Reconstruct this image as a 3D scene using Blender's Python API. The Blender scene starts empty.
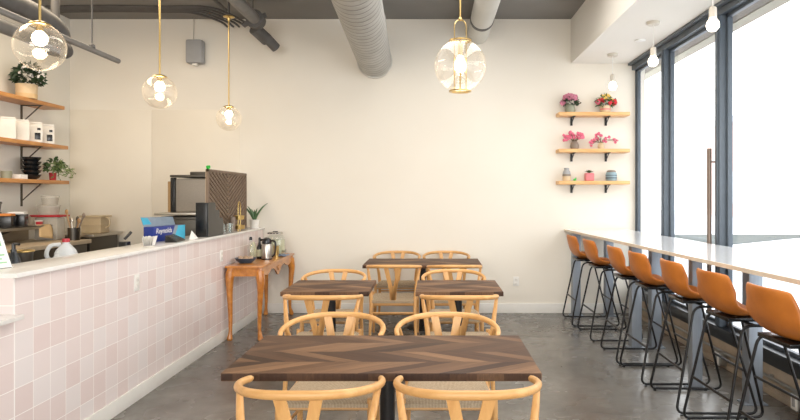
import bpy, bmesh, math, random
from mathutils import Vector, Matrix
random.seed(7)
scene = bpy.context.scene
COL = scene.collection
PI = math.pi

# ------------------------------------------------------------------ colours and materials
def lin(c):
    c = c / 255.0
    return c / 12.92 if c <= 0.04045 else ((c + 0.055) / 1.055) ** 2.4
def rgb(r, g, b):
    return (lin(r), lin(g), lin(b), 1.0)

class NT:
    def __init__(s, name):
        s.m = bpy.data.materials.new(name); s.m.use_nodes = True
        s.t = s.m.node_tree; s.t.nodes.clear()
        s.out = s.t.nodes.new('ShaderNodeOutputMaterial')
    def n(s, typ, ins=None, **kw):
        nd = s.t.nodes.new(typ)
        for k, v in kw.items(): setattr(nd, k, v)
        for k, v in (ins or {}).items():
            if isinstance(v, bpy.types.NodeSocket): s.t.links.new(v, nd.inputs[k])
            else: nd.inputs[k].default_value = v
        return nd
    def math(s, op, a, b=0.0, c=None):
        d = {0: a, 1: b}
        if c is not None: d[2] = c
        return s.n('ShaderNodeMath', d, operation=op).outputs[0]
    def mix(s, fac, a, b, blend='MIX'):
        nd = s.n('ShaderNodeMix', None, data_type='RGBA', blend_type=blend)
        for i, v in ((0, fac), (6, a), (7, b)):
            if isinstance(v, bpy.types.NodeSocket): s.t.links.new(v, nd.inputs[i])
            else: nd.inputs[i].default_value = v
        return nd.outputs[2]
    def coords(s): return s.n('ShaderNodeTexCoord').outputs['Object']
    def noise(s, vec, scale, detail=3.0, rough=0.55):
        return s.n('ShaderNodeTexNoise', {'Vector': vec, 'Scale': scale, 'Detail': detail, 'Roughness': rough}).outputs['Fac']
    def scaled(s, vec, sc):
        return s.n('ShaderNodeMapping', {'Vector': vec, 'Scale': sc}).outputs[0]
    def bump(s, h, strength=0.2, dist=0.01):
        return s.n('ShaderNodeBump', {'Height': h, 'Strength': strength, 'Distance': dist}).outputs[0]
    def princ(s, **kw):
        p = s.n('ShaderNodeBsdfPrincipled')
        for k, v in kw.items():
            k = k.replace('_', ' ')
            if isinstance(v, bpy.types.NodeSocket): s.t.links.new(v, p.inputs[k])
            else: p.inputs[k].default_value = v
        s.t.links.new(p.outputs[0], s.out.inputs[0]); return s.m
    def ramp(s, fac, stops):
        nd = s.n('ShaderNodeValToRGB', {'Fac': fac}); el = nd.color_ramp.elements
        while len(el) < len(stops): el.new(0.5)
        for e, (p, c) in zip(el, stops): e.position = p; e.color = c
        return nd.outputs[0]

def plain(name, c, rough=0.5, metal=0.0, var=0.08, scale=12.0, bump=0.0, coat=0.0, spec=0.5):
    t = NT(name); co = t.coords(); f = t.noise(co, scale)
    dark = tuple(x * (1 - var) for x in c[:3]) + (1,); lite = tuple(min(1, x * (1 + var)) for x in c[:3]) + (1,)
    col = t.ramp(f, [(0.3, dark), (0.7, lite)])
    kw = dict(Base_Color=col, Roughness=rough, Metallic=metal, Coat_Weight=coat)
    kw['Specular_IOR_Level'] = spec
    if bump: kw['Normal'] = t.bump(t.noise(co, scale * 6), bump, 0.005)
    p = t.n('ShaderNodeBsdfPrincipled')
    for k, v in kw.items():
        k = k.replace('_', ' ') if k != 'Specular_IOR_Level' else 'Specular IOR Level'
        if isinstance(v, bpy.types.NodeSocket): t.t.links.new(v, p.inputs[k])
        else: p.inputs[k].default_value = v
    t.t.links.new(p.outputs[0], t.out.inputs[0])
    return t.m

def wood(name, a, b, stretch=(14, 14, 1.5), rough=0.42, coat=0.1):
    t = NT(name); co = t.scaled(t.coords(), stretch)
    f = t.noise(co, 3.0, 5.0, 0.6)
    col = t.ramp(f, [(0.32, a), (0.68, b)])
    return t.princ(Base_Color=col, Roughness=rough, Coat_Weight=coat, Coat_Roughness=0.3, Normal=t.bump(f, 0.06, 0.003))

def emis(name, c, s):
    t = NT(name); e = t.n('ShaderNodeEmission', {'Color': c, 'Strength': s})
    t.t.links.new(e.outputs[0], t.out.inputs[0]); return t.m

def thin_glass(name, tint=(1, 1, 1, 1), base=0.03, edge=0.55, power=3.0, rough=0.0):
    t = NT(name)
    lw = t.n('ShaderNodeLayerWeight', {'Blend': 0.5}).outputs['Facing']
    f = t.math('MULTIPLY_ADD', t.math('POWER', lw, power), edge, base)
    tr = t.n('ShaderNodeBsdfTransparent', {'Color': tint}); gl = t.n('ShaderNodeBsdfGlossy', {'Color': (1, 1, 1, 1), 'Roughness': rough})
    mx = t.n('ShaderNodeMixShader', {0: f, 1: tr.outputs[0], 2: gl.outputs[0]})
    t.t.links.new(mx.outputs[0], t.out.inputs[0]); return t.m

def milky(name, c, alpha=0.5, rough=0.3):
    t = NT(name); tr = t.n('ShaderNodeBsdfTransparent'); 
    p = t.n('ShaderNodeBsdfPrincipled', {'Base Color': c, 'Roughness': rough})
    f = t.math('MULTIPLY_ADD', t.noise(t.coords(), 20), 0.1, alpha - 0.05)
    mx = t.n('ShaderNodeMixShader', {0: f, 1: tr.outputs[0], 2: p.outputs[0]})
    t.t.links.new(mx.outputs[0], t.out.inputs[0]); return t.m

def wall_paint(name, c1, c2):
    t = NT(name); co = t.coords()
    f = t.noise(co, 0.7, 3.0); g = t.noise(co, 180, 2.0)
    return t.princ(Base_Color=t.ramp(f, [(0.3, c1), (0.7, c2)]), Roughness=0.85, Normal=t.bump(g, 0.05, 0.002))

def concrete_floor():
    t = NT('polished concrete'); co = t.coords()
    a = t.noise(co, 0.9, 6.0, 0.62); b = t.noise(co, 5.0, 8.0, 0.7); c = t.noise(co, 60.0, 3.0)
    f = t.math('ADD', t.math('MULTIPLY', a, 0.6), t.math('MULTIPLY', b, 0.4))
    col = t.ramp(f, [(0.36, rgb(84, 80, 75)), (0.5, rgb(107, 103, 97)), (0.66, rgb(132, 128, 121))])
    ro = t.math('MULTIPLY_ADD', t.noise(co, 3.0, 2.0), 0.2, 0.16)
    return t.princ(Base_Color=col, Roughness=ro, Normal=t.bump(c, 0.03, 0.002))

def pink_tiles(uaxis=1, size=0.145, z0=0.06):
    t = NT('pink glazed tile'); co = t.coords()
    s = t.n('ShaderNodeSeparateXYZ', {0: co})
    u = t.math('DIVIDE', t.math('ADD', s.outputs[uaxis], 0.07 if uaxis == 1 else 2.175), size); v = t.math('DIVIDE', t.math('SUBTRACT', s.outputs[2], z0), size)
    fu = t.math('FLOOR', u); fv = t.math('FLOOR', v)
    idx = t.n('ShaderNodeCombineXYZ', {0: fu, 1: fv, 2: 0.5}).outputs[0]
    wn = t.n('ShaderNodeTexWhiteNoise', {'Vector': idx}, noise_dimensions='3D')
    col = t.ramp(wn.outputs['Value'], [(0.0, rgb(224, 205, 200)), (0.3, rgb(228, 212, 207)), (0.65, rgb(231, 218, 214)), (1.0, rgb(231, 223, 220))])
    cl = t.noise(t.n('ShaderNodeVectorMath', {0: co, 1: t.n('ShaderNodeVectorMath', {0: wn.outputs['Color'], 1: (9, 9, 9)}, operation='MULTIPLY').outputs[0]}, operation='ADD').outputs[0], 9.0, 4.0)
    col = t.mix(t.math('MULTIPLY', cl, 0.3), col, rgb(238, 228, 226))
    du = t.math('ABSOLUTE', t.math('SUBTRACT', t.math('FRACT', u), 0.5)); dv = t.math('ABSOLUTE', t.math('SUBTRACT', t.math('FRACT', v), 0.5))
    g = t.math('GREATER_THAN', t.math('MAXIMUM', du, dv), 0.5 - 0.0022 / size)
    col = t.mix(g, col, rgb(244, 238, 233))
    h = t.math('SUBTRACT', t.math('MULTIPLY', cl, 0.6), t.math('MULTIPLY', g, 0.6))
    return t.princ(Base_Color=col, Roughness=t.math('MULTIPLY_ADD', g, 0.5, 0.22), Normal=t.bump(h, 0.25, 0.004))

def chevron_walnut():
    t = NT('walnut chevron planks'); co = t.coords(); s = t.n('ShaderNodeSeparateXYZ', {0: co})
    W = 0.175
    v = t.math('DIVIDE', t.math('ADD', s.outputs[1], 5.245), W); row = t.math('FLOOR', v); fr = t.math('FRACT', v)
    par = t.math('MULTIPLY_ADD', t.math('MODULO', row, 2.0), 2.0, -1.0)
    skew = t.math('MULTIPLY', t.math('MULTIPLY', fr, par), 0.30)
    uu = t.math('DIVIDE', t.math('ADD', t.math('ADD', s.outputs[0], skew), 7.0), 0.115); k = t.math('FLOOR', uu)
    idx = t.n('ShaderNodeCombineXYZ', {0: k, 1: row, 2: 0.37}).outputs[0]
    wn = t.n('ShaderNodeTexWhiteNoise', {'Vector': idx}, noise_dimensions='3D')
    col = t.ramp(wn.outputs['Value'], [(0.0, rgb(66, 46, 34)), (0.4, rgb(90, 65, 49)), (0.7, rgb(112, 84, 63)), (1.0, rgb(148, 116, 88))])
    gv = t.n('ShaderNodeCombineXYZ', {0: t.math('MULTIPLY', uu, 3.2), 1: t.math('MULTIPLY', v, 0.7), 2: t.math('MULTIPLY', s.outputs[2], 8.0)}).outputs[0]
    grain = t.noise(gv, 2.4, 5.0, 0.65)
    col = t.mix(0.55, col, t.ramp(grain, [(0.3, rgb(92, 70, 56)), (0.7, rgb(190, 178, 165))]), 'OVERLAY')
    e = t.math('MAXIMUM', t.math('ABSOLUTE', t.math('SUBTRACT', t.math('FRACT', uu), 0.5)), t.math('ABSOLUTE', t.math('SUBTRACT', fr, 0.5)))
    col = t.mix(t.math('MULTIPLY', t.math('GREATER_THAN', e, 0.487), 0.35), col, rgb(52, 36, 28))
    return t.princ(Base_Color=col, Roughness=0.55, Specular_IOR_Level=0.3, Normal=t.bump(grain, 0.08, 0.002))

def rush():
    t = NT('woven paper cord'); co = t.coords(); s = t.n('ShaderNodeSeparateXYZ', {0: co})
    ax = t.math('ABSOLUTE', s.outputs[0]); ay = t.math('ABSOLUTE', s.outputs[1])
    m = t.math('GREATER_THAN', ax, ay)
    c = t.n('ShaderNodeMix', {0: m, 2: s.outputs[0], 3: s.outputs[1]}, data_type='FLOAT').outputs[0]
    st = t.math('ABSOLUTE', t.math('SINE', t.math('MULTIPLY', c, 420.0)))
    n = t.noise(co, 90, 3.0)
    f = t.math('ADD', t.math('MULTIPLY', st, 0.6), t.math('MULTIPLY', n, 0.5))
    col = t.ramp(f, [(0.15, rgb(112, 95, 76)), (0.6, rgb(176, 155, 127)), (1.0, rgb(212, 195, 168))])
    return t.princ(Base_Color=col, Roughness=0.9, Normal=t.bump(f, 0.7, 0.004))

def leather():
    t = NT('tan leather'); co = t.coords()
    f = t.noise(co, 5.0, 5.0, 0.6); g = t.noise(co, 220, 2.0)
    col = t.ramp(f, [(0.3, rgb(176, 100, 34)), (0.7, rgb(202, 122, 46))])
    return t.princ(Base_Color=col, Roughness=0.42, Normal=t.bump(g, 0.12, 0.002))

def brushed(name, c, rough=0.32, sc=(1, 60, 60), metal=1.0):
    t = NT(name); f = t.noise(t.scaled(t.coords(), sc), 4.0, 3.0)
    col = t.ramp(f, [(0.3, tuple(x * .88 for x in c[:3]) + (1,)), (0.7, c)])
    return t.princ(Base_Color=col, Roughness=rough, Metallic=metal)

def duct_metal():
    t = NT('spiral duct steel'); co = t.coords(); s = t.n('ShaderNodeSeparateXYZ', {0: co})
    ang = t.math('DIVIDE', t.math('ARCTAN2', s.outputs[2], s.outputs[0]), 2 * PI)
    ph = t.math('FRACT', t.math('ADD', t.math('DIVIDE', s.outputs[1], 0.115), ang))
    rib = t.math('LESS_THAN', t.math('ABSOLUTE', t.math('SUBTRACT', ph, 0.5)), 0.11)
    rr = t.math('SUBTRACT', 1.0, t.math('MINIMUM', t.math('MULTIPLY', t.math('ABSOLUTE', t.math('SUBTRACT', ph, 0.5)), 7.0), 1.0))
    n = t.noise(co, 6.0, 4.0)
    col = t.ramp(n, [(0.3, rgb(166, 166, 162)), (0.7, rgb(188, 188, 184))])
    col = t.mix(t.math('MULTIPLY', rib, 0.5), col, rgb(126, 125, 121))
    return t.princ(Base_Color=col, Roughness=0.45, Metallic=0.35, Normal=t.bump(rr, 0.8, 0.012))

def quartz(name, c, c2, scale=40):
    t = NT(name); co = t.coords(); f = t.noise(co, scale, 6.0, 0.7)
    return t.princ(Base_Color=t.ramp(f, [(0.35, c2), (0.6, c)]), Roughness=0.12)

M = {}
M['wall'] = wall_paint('cream wall paint', rgb(229, 222, 209), rgb(234, 228, 216))
M['wall_left'] = wall_paint('off white paint', rgb(226, 222, 210), rgb(231, 227, 217))
M['soffit'] = wall_paint('soffit paint', rgb(228, 224, 216), rgb(233, 229, 221))
M['ceil'] = wall_paint('dark grey ceiling paint', rgb(126, 124, 121), rgb(140, 138, 134))
M['panel'] = plain('washable wall panel', rgb(228, 220, 205), 0.4, var=0.02, scale=2)
M['white_trim'] = plain('white trim paint', rgb(232, 229, 222), 0.45, var=0.03, scale=5)
M['floor'] = concrete_floor()
M['tile_y'] = pink_tiles(1); M['tile_x'] = pink_tiles(0)
M['white_quartz'] = quartz('white quartz', rgb(236, 233, 228), rgb(231, 228, 222), 25)
M['bar_top'] = quartz('pale grey quartz', rgb(222, 224, 226), rgb(212, 214, 218))
M['bar_edge'] = plain('beige edge band', rgb(212, 200, 182), 0.5)
M['oak'] = wood('pale oak', rgb(206, 152, 90), rgb(224, 174, 112))
M['oak_x'] = wood('pale oak lengthwise', rgb(206, 152, 90), rgb(224, 174, 112), (1.5, 14, 14))
M['shelf_wood_y'] = wood('honey shelf plank lengthwise', rgb(178, 118, 60), rgb(214, 154, 88), (12, 1.2, 12))
M['shelf_wood_x'] = wood('pale shelf plank', rgb(206, 152, 92), rgb(236, 190, 128), (1.2, 12, 12))
M['walnut'] = chevron_walnut()
M['rush'] = rush(); M['leather'] = leather()
M['console'] = wood('orange varnished wood', rgb(172, 100, 30), rgb(210, 138, 54), (6, 2, 6), 0.25, 0.5)
M['black_metal'] = plain('black powder coat', rgb(30, 29, 29), 0.4, 0.3, var=0.2, scale=40)
M['stool_metal'] = plain('black stool steel', rgb(38, 37, 37), 0.35, 0.6, var=0.2, scale=40)
M['black_plastic'] = plain('black plastic', rgb(20, 20, 21), 0.25, var=0.2)
M['frame_dark'] = plain('charcoal window frame', rgb(84, 93, 102), 0.4, 0.1, var=0.06)
M['sill_black'] = plain('black rail', rgb(22, 24, 27), 0.35, var=0.2)
M['curb'] = plain('beige painted curb', rgb(176, 160, 140), 0.75, var=0.12, scale=6, bump=0.2)
M['conduit'] = brushed('conduit', rgb(170, 168, 162), 0.4)
M['post_steel'] = brushed('galvanised post', rgb(150, 157, 166), 0.45, (30, 30, 1), 0.5)
M['steel'] = brushed('brushed steel', rgb(196, 190, 180), 0.3)
M['steel_dark'] = brushed('dark steel', rgb(96, 92, 86), 0.4)
M['brass'] = brushed('brass', rgb(212, 182, 118), 0.28)
M['bronze'] = brushed('brown steel', rgb(132, 116, 104), 0.45, metal=0.6)
M['duct'] = duct_metal()
M['duct_white'] = plain('white painted duct', rgb(206, 204, 196), 0.5, 0.1, var=0.06, scale=3)
M['pipe_grey'] = plain('grey painted pipe', rgb(128, 126, 123), 0.5, 0.1, var=0.08)
M['pipe_dark'] = plain('dark grey painted pipe', rgb(92, 90, 88), 0.6, var=0.12)
M['grey_box'] = plain('grey speaker housing', rgb(158, 158, 158), 0.6, var=0.04)
def lamp_glass():
    t = NT('clear lamp glass')
    lw = t.n('ShaderNodeLayerWeight', {'Blend': 0.5}).outputs['Facing']
    f = t.math('MULTIPLY_ADD', t.math('POWER', lw, 2.5), 0.5, 0.07)
    tr = t.n('ShaderNodeBsdfTransparent', {'Color': (1, .985, .96, 1)}); gl = t.n('ShaderNodeBsdfGlossy', {'Color': (1, .97, .92, 1), 'Roughness': 0.02})
    df = t.n('ShaderNodeBsdfTranslucent', {'Color': (1, .96, .9, 1)})
    m1 = t.n('ShaderNodeMixShader', {0: t.math('MULTIPLY_ADD', t.math('POWER', lw, 2.0), 0.14, 0.025), 1: tr.outputs[0], 2: df.outputs[0]})
    mx = t.n('ShaderNodeMixShader', {0: f, 1: m1.outputs[0], 2: gl.outputs[0]})
    t.t.links.new(mx.outputs[0], t.out.inputs[0]); return t.m
M['glass'] = lamp_glass()
M['pane'] = thin_glass('window glass', (1, 1, 1, 1), 0.03, 0.25, 4.0)
M['clear'] = thin_glass('clear jar glass', (0.93, 0.95, 0.94, 1), 0.06, 0.6, 2.0)
M['bulb_warm'] = emis('warm bulb', (1.0, 0.80, 0.54, 1), 30)
M['bulb_fil'] = emis('amber bulb', (1.0, 0.78, 0.48, 1), 32)
M['bulb_white'] = emis('white bulb', (1.0, 0.90, 0.72, 1), 12)
M['white_plastic'] = plain('white plastic', rgb(232, 230, 224), 0.35, var=0.03)
M['white_ceramic'] = plain('white ceramic', rgb(230, 226, 218), 0.25, var=0.04)
M['leaf'] = plain('green leaf', rgb(64, 94, 48), 0.5, var=0.45, scale=30)
M['leaf_dark'] = plain('dark green leaf', rgb(44, 66, 42), 0.5, var=0.5, scale=30)
M['leaf_pale'] = plain('pale variegated leaf', rgb(120, 138, 84), 0.5, var=0.4, scale=30)
M['aloe'] = plain('aloe leaf', rgb(74, 106, 66), 0.4, var=0.3, scale=25)
M['fl_mauve'] = plain('mauve petals', rgb(196, 122, 142), 0.7, var=0.3, scale=40)
M['fl_pink'] = plain('pink petals', rgb(222, 110, 136), 0.7, var=0.3, scale=40)
M['fl_red'] = plain('red petals', rgb(205, 48, 58), 0.7, var=0.25, scale=40)
M['fl_yellow'] = plain('yellow petals', rgb(226, 190, 96), 0.7, var=0.25, scale=40)
M['fl_white'] = plain('white petals', rgb(226, 222, 220), 0.7, var=0.15, scale=40)
M['pot_sage'] = plain('sage ceramic', rgb(140, 142, 122), 0.4, var=0.12)
M['pot_brown'] = plain('taupe ceramic', rgb(134, 118, 104), 0.5, var=0.15)
M['pot_cream'] = plain('cream ceramic', rgb(208, 184, 148), 0.5, var=0.1)
M['pot_pink'] = plain('pink ceramic', rgb(216, 120, 124), 0.4, var=0.1)
M['stem_wood'] = plain('green brown stem', rgb(96, 86, 60), 0.7, var=0.2)
M['black_glaze'] = plain('black glazed bowl', rgb(26, 28, 30), 0.2, var=0.3)
M['bag'] = plain('white paper bag', rgb(226, 222, 214), 0.6, var=0.04)
M['socket_white'] = plain('off white socket', rgb(206, 198, 184), 0.5, var=0.03)
M['paper'] = plain('white paper', rgb(236, 234, 230), 0.8, var=0.03)
M['box_blue'] = plain('navy printed card', rgb(28, 50, 132), 0.4, var=0.06)
M['box_teal'] = plain('teal printed card', rgb(60, 168, 200), 0.4, var=0.06)
M['box_grey'] = plain('grey printed card', rgb(132, 146, 158), 0.45, var=0.08)
M['green'] = plain('bright green plastic', rgb(40, 190, 60), 0.4, var=0.1)
M['sign_green'] = plain('pale green print', rgb(150, 200, 150), 0.6, var=0.1)
M['lattice_gap'] = plain('tan lattice backing', rgb(206, 184, 154), 0.8)
M['lattice'] = wood('taupe lattice wood', rgb(112, 93, 76), rgb(134, 113, 94), (8, 8, 2), 0.55, 0.0)
M['brown_panel'] = plain('tan side panel', rgb(156, 124, 82), 0.6, var=0.08)
M['red_plastic'] = plain('red plastic', rgb(176, 34, 46), 0.35, var=0.1)
M['milk'] = milky('translucent milk plastic', rgb(226, 230, 232), 0.75)
M['tub'] = milky('frosted plastic', rgb(214, 208, 196), 0.45)
M['lemonade'] = milky('pale lemonade', rgb(226, 224, 188), 0.7)
M['tan_bin'] = milky('tan translucent plastic', rgb(206, 186, 152), 0.8)
M['bowl_blue'] = plain('slate blue glaze', rgb(58, 76, 94), 0.35, var=0.12)
M['snack'] = plain('wrapped biscuits', rgb(196, 168, 140), 0.7, var=0.3, scale=60)
M['cloth_blue'] = plain('blue cloth', rgb(120, 138, 166), 0.9, var=0.2, scale=30)
M['kraft'] = plain('kraft paper', rgb(206, 176, 132), 0.8, var=0.08)
M['orange_card'] = plain('orange label', rgb(216, 134, 60), 0.6, var=0.1)
M['worktop'] = plain('beige worktop', rgb(196, 178, 152), 0.35, var=0.06)
M['matte_steel'] = brushed('matte steel', rgb(150, 143, 134), 0.5, (20, 1, 20), 0.4)
M['splash'] = brushed('steel splashback', rgb(176, 164, 146), 0.45, (20, 1, 20), 0.7)
M['utensil_wood'] = wood('utensil wood', rgb(150, 110, 70), rgb(186, 146, 100))
M['asphalt'] = plain('asphalt', rgb(78, 86, 84), 0.9, var=0.15, scale=3)
M['sidewalk'] = plain('pale sidewalk', rgb(214, 216, 220), 0.9, var=0.06, scale=2)
M['eave_grey'] = plain('taupe eave', rgb(108, 101, 92), 0.8, var=0.05)
M['eave_cream'] = plain('cream fascia', rgb(158, 153, 138), 0.8, var=0.05)
def facade():
    t = NT('pale brick facade'); co = t.coords(); s = t.n('ShaderNodeSeparateXYZ', {0: co})
    v = t.n('ShaderNodeCombineXYZ', {0: s.outputs[1], 1: s.outputs[2], 2: 0.0}).outputs[0]
    b = t.n('ShaderNodeTexBrick', {'Vector': v, 'Color1': rgb(226, 190, 178), 'Color2': rgb(212, 176, 166), 'Mortar': rgb(228, 218, 210), 'Scale': 3.0})
    return t.princ(Base_Color=b.outputs[0], Roughness=0.9)
M['facade'] = facade()
M['window_dark'] = plain('facade glass', rgb(216, 218, 220), 0.3, var=0.03)

# ------------------------------------------------------------------ mesh builder
class MB:
    def __init__(s): s.bm = bmesh.new(); s.mi = 0
    def _tag(s, faces):
        for f in faces: f.material_index = s.mi
    def mat(s, i): s.mi = i; return s
    def box(s, c, d, rot=None, bevel=0.0, seg=2):
        tmp = bmesh.new()
        bmesh.ops.create_cube(tmp, size=1.0)
        bmesh.ops.scale(tmp, vec=Vector(d), verts=tmp.verts)
        if bevel: bmesh.ops.bevel(tmp, geom=list(tmp.edges), offset=min(bevel, min(d) * .45), segments=seg, affect='EDGES', profile=0.6)
        mt = Matrix.Translation(Vector(c))
        if rot is not None: mt = mt @ rot.to_4x4()
        bmesh.ops.transform(tmp, matrix=mt, verts=tmp.verts)
        s._merge(tmp); return s
    def lohi(s, lo, hi, bevel=0.0):
        return s.box([(a + b) / 2 for a, b in zip(lo, hi)], [b - a for a, b in zip(lo, hi)], None, bevel)
    def _merge(s, tmp):
        vm = {v: s.bm.verts.new(v.co) for v in tmp.verts}
        fs = [s.bm.faces.new([vm[v] for v in f.verts]) for f in tmp.faces]
        s._tag(fs); tmp.free()
    def tube(s, pts, r, seg=10, up=None, closed=False, cap=True):
        pts = [Vector(p) for p in pts]; n = len(pts)
        rr = r if isinstance(r, list) else [r] * n
        tang = []
        for i in range(n):
            a = pts[(i - 1) % n] if (closed or i > 0) else pts[0]; b = pts[(i + 1) % n] if (closed or i < n - 1) else pts[-1]
            tang.append((b - a).normalized())
        rings = []; prev = None
        for i in range(n):
            tg = tang[i]
            if up is not None: side = tg.cross(Vector(up)).normalized()
            elif prev is None:
                ref = Vector((0, 0, 1)) if abs(tg.z) < 0.9 else Vector((1, 0, 0)); side = tg.cross(ref).normalized()
            else: side = (prev - tg * prev.dot(tg)).normalized()
            prev = side; nrm = side.cross(tg).normalized()
            ra, rb = rr[i] if isinstance(rr[i], tuple) else (rr[i], rr[i])
            rings.append([s.bm.verts.new(pts[i] + side * (math.cos(k * 2 * PI / seg) * ra) + nrm * (math.sin(k * 2 * PI / seg) * rb)) for k in range(seg)])
        fs = []
        for i in range(n if closed else n - 1):
            A, B = rings[i], rings[(i + 1) % n]
            for k in range(seg): fs.append(s.bm.faces.new([A[k], A[(k + 1) % seg], B[(k + 1) % seg], B[k]]))
        if cap and not closed: fs.append(s.bm.faces.new(rings[0][::-1])); fs.append(s.bm.faces.new(rings[-1]))
        s._tag(fs); return s
    def lathe(s, prof, c=(0, 0, 0), seg=24, axis='Z', close=False):
        c = Vector(c); rings = []
        def P(r, z, a):
            x, y = r * math.cos(a), r * math.sin(a)
            return c + (Vector((x, y, z)) if axis == 'Z' else Vector((x, z, y)) if axis == 'Y' else Vector((z, x, y)))
        for r, z in prof:
            if r < 1e-6: rings.append([s.bm.verts.new(P(0, z, 0))])
            else: rings.append([s.bm.verts.new(P(r, z, k * 2 * PI / seg)) for k in range(seg)])
        fs = []
        prs = list(zip(rings[:-1], rings[1:]))
        if close: prs.append((rings[-1], rings[0]))
        for A, B in prs:
            for k in range(seg):
                j = (k + 1) % seg
                if len(A) == 1 and len(B) == 1: break
                if len(A) == 1: fs.append(s.bm.faces.new([A[0], B[j], B[k]]))
                elif len(B) == 1: fs.append(s.bm.faces.new([A[k], A[j], B[0]]))
                else: fs.append(s.bm.faces.new([A[k], A[j], B[j], B[k]]))
        s._tag(fs); return s
    def prism(s, poly, h, f):
        """poly: 2-D outline; f(u,v,w) -> point; extruded w from 0 to h"""
        A = [s.bm.verts.new(Vector(f(u, v, 0))) for u, v in poly]; B = [s.bm.verts.new(Vector(f(u, v, h))) for u, v in poly]
        n = len(poly); fs = [s.bm.faces.new(A[::-1]), s.bm.faces.new(B)]
        for i in range(n): fs.append(s.bm.faces.new([A[i], A[(i + 1) % n], B[(i + 1) % n], B[i]]))
        s._tag(fs); return s
    def grid(s, nu, nv, f):
        V = [[s.bm.verts.new(Vector(f(i / (nu - 1), j / (nv - 1)))) for j in range(nv)] for i in range(nu)]
        s._tag([s.bm.faces.new([V[i][j], V[i + 1][j], V[i + 1][j + 1], V[i][j + 1]]) for i in range(nu - 1) for j in range(nv - 1)]); return s
    def face(s, pts): s._tag([s.bm.faces.new([s.bm.verts.new(Vector(p)) for p in pts])]); return s
    def leaf(s, base, d, length, width, nrm=None, curl=0.2):
        base = Vector(base); d = Vector(d).normalized()
        side = d.cross(Vector(nrm) if nrm else Vector((random.uniform(-1, 1), random.uniform(-1, 1), random.uniform(-.3, 1))))
        side = side.normalized() if side.length > 1e-4 else Vector((1, 0, 0)); up = side.cross(d)
        a = s.bm.verts.new(base); l = s.bm.verts.new(base + d * length * .45 + side * width / 2 + up * curl * width)
        r = s.bm.verts.new(base + d * length * .45 - side * width / 2 + up * curl * width); c = s.bm.verts.new(base + d * length * .5)
        t = s.bm.verts.new(base + d * length - up * curl * length * .3)
        s._tag([s.bm.faces.new([a, c, l]), s.bm.faces.new([a, r, c]), s.bm.faces.new([c, t, l]), s.bm.faces.new([c, r, t])]); return s
    def ball(s, c, r, sub=1, sc=(1, 1, 1), jit=0.0):
        tmp = bmesh.new(); bmesh.ops.create_icosphere(tmp, subdivisions=sub, radius=r)
        for v in tmp.verts: v.co = Vector((v.co.x * sc[0], v.co.y * sc[1], v.co.z * sc[2])) * (1 + random.uniform(-jit, jit)) + Vector(c)
        s._merge(tmp); return s
    def build(s, name, mats, parent=None, loc=None, smooth=35, normals=True):
        if normals: bmesh.ops.recalc_face_normals(s.bm, faces=s.bm.faces)
        if smooth:
            lim = math.radians(smooth)
            for f in s.bm.faces: f.smooth = True
            for e in s.bm.edges:
                if len(e.link_faces) == 2 and e.calc_face_angle(0) > lim: e.smooth = False
        me = bpy.data.meshes.new(name); s.bm.to_mesh(me); s.bm.free()
        for m in (mats if isinstance(mats, (list, tuple)) else [mats]): me.materials.append(M[m] if isinstance(m, str) else m)
        o = bpy.data.objects.new(name, me); COL.objects.link(o)
        if parent is not None: o.parent = parent
        if loc is not None: o.location = loc
        return o

def smooth_path(pts, sub=6, closed=False):
    P = [Vector(p) for p in pts]; n = len(P); out = []
    rng = n if closed else n - 1
    for i in range(rng):
        p1, p2 = P[i], P[(i + 1) % n]
        p0 = P[i - 1] if (closed or i > 0) else p1 * 2 - p2; p3 = P[(i + 2) % n] if (closed or i + 2 < n) else p2 * 2 - p1
        for k in range(sub):
            t = k / sub
            out.append(0.5 * ((2 * p1) + (p2 - p0) * t + (2 * p0 - 5 * p1 + 4 * p2 - p3) * t * t + (3 * p1 - p0 - 3 * p2 + p3) * t ** 3))
    if not closed: out.append(P[-1])
    return out
def lerp_list(vals, n):
    out = []
    for i in range(n):
        t = i / (n - 1) * (len(vals) - 1); k = min(int(t), len(vals) - 2); f = t - k
        out.append(vals[k] * (1 - f) + vals[k + 1] * f if not isinstance(vals[0], tuple) else tuple(a * (1 - f) + b * f for a, b in zip(vals[k], vals[k + 1])))
    return out
def round_poly(pts, r, n=4):
    out = []; P = [Vector(p) for p in pts]; m = len(P)
    for i in range(m):
        a, b, c = P[i - 1], P[i], P[(i + 1) % m]
        da = (a - b); dc = (c - b); rr = min(r, da.length * .45, dc.length * .45)
        s0 = b + da.normalized() * rr; s1 = b + dc.normalized() * rr
        for k in range(n + 1):
            t = k / n; out.append(s0.lerp(b, t).lerp(b.lerp(s1, t), t))
    return out

def tag(o, label=None, cat=None, group=None, kind=None):
    if label: o['label'] = label
    if cat: o['category'] = cat
    if group: o['group'] = group
    if kind: o['kind'] = kind
    return o
def thing(name, label, cat, loc=(0, 0, 0), rz=0.0, group=None):
    o = bpy.data.objects.new(name, None); o.empty_display_size = 0.1; COL.objects.link(o)
    o.location = loc; o.rotation_euler = (0, 0, rz)
    return tag(o, label, cat, group)
def copy_tree(o, parent=None):
    c = o.copy(); COL.objects.link(c)
    if parent is not None: c.parent = parent
    for ch in list(o.children): copy_tree(ch, c)
    return c
def dup(o, loc, rz=0.0, label=None):
    c = copy_tree(o); c.location = loc; c.rotation_euler = (0, 0, rz)
    if label: c['label'] = label
    return c
def struct(o): return tag(o, kind='structure')

# picture pixel -> point at depth Y (used once while surveying the room)
CAMZ = 1.5
WALL_Y = 7.7; LEFT_X = -4.66; CEIL = 3.77; SOF_X = 1.77; SOF_Z = 3.2; WIN_X = 2.54; NEAR_Y = -6.0

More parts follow.
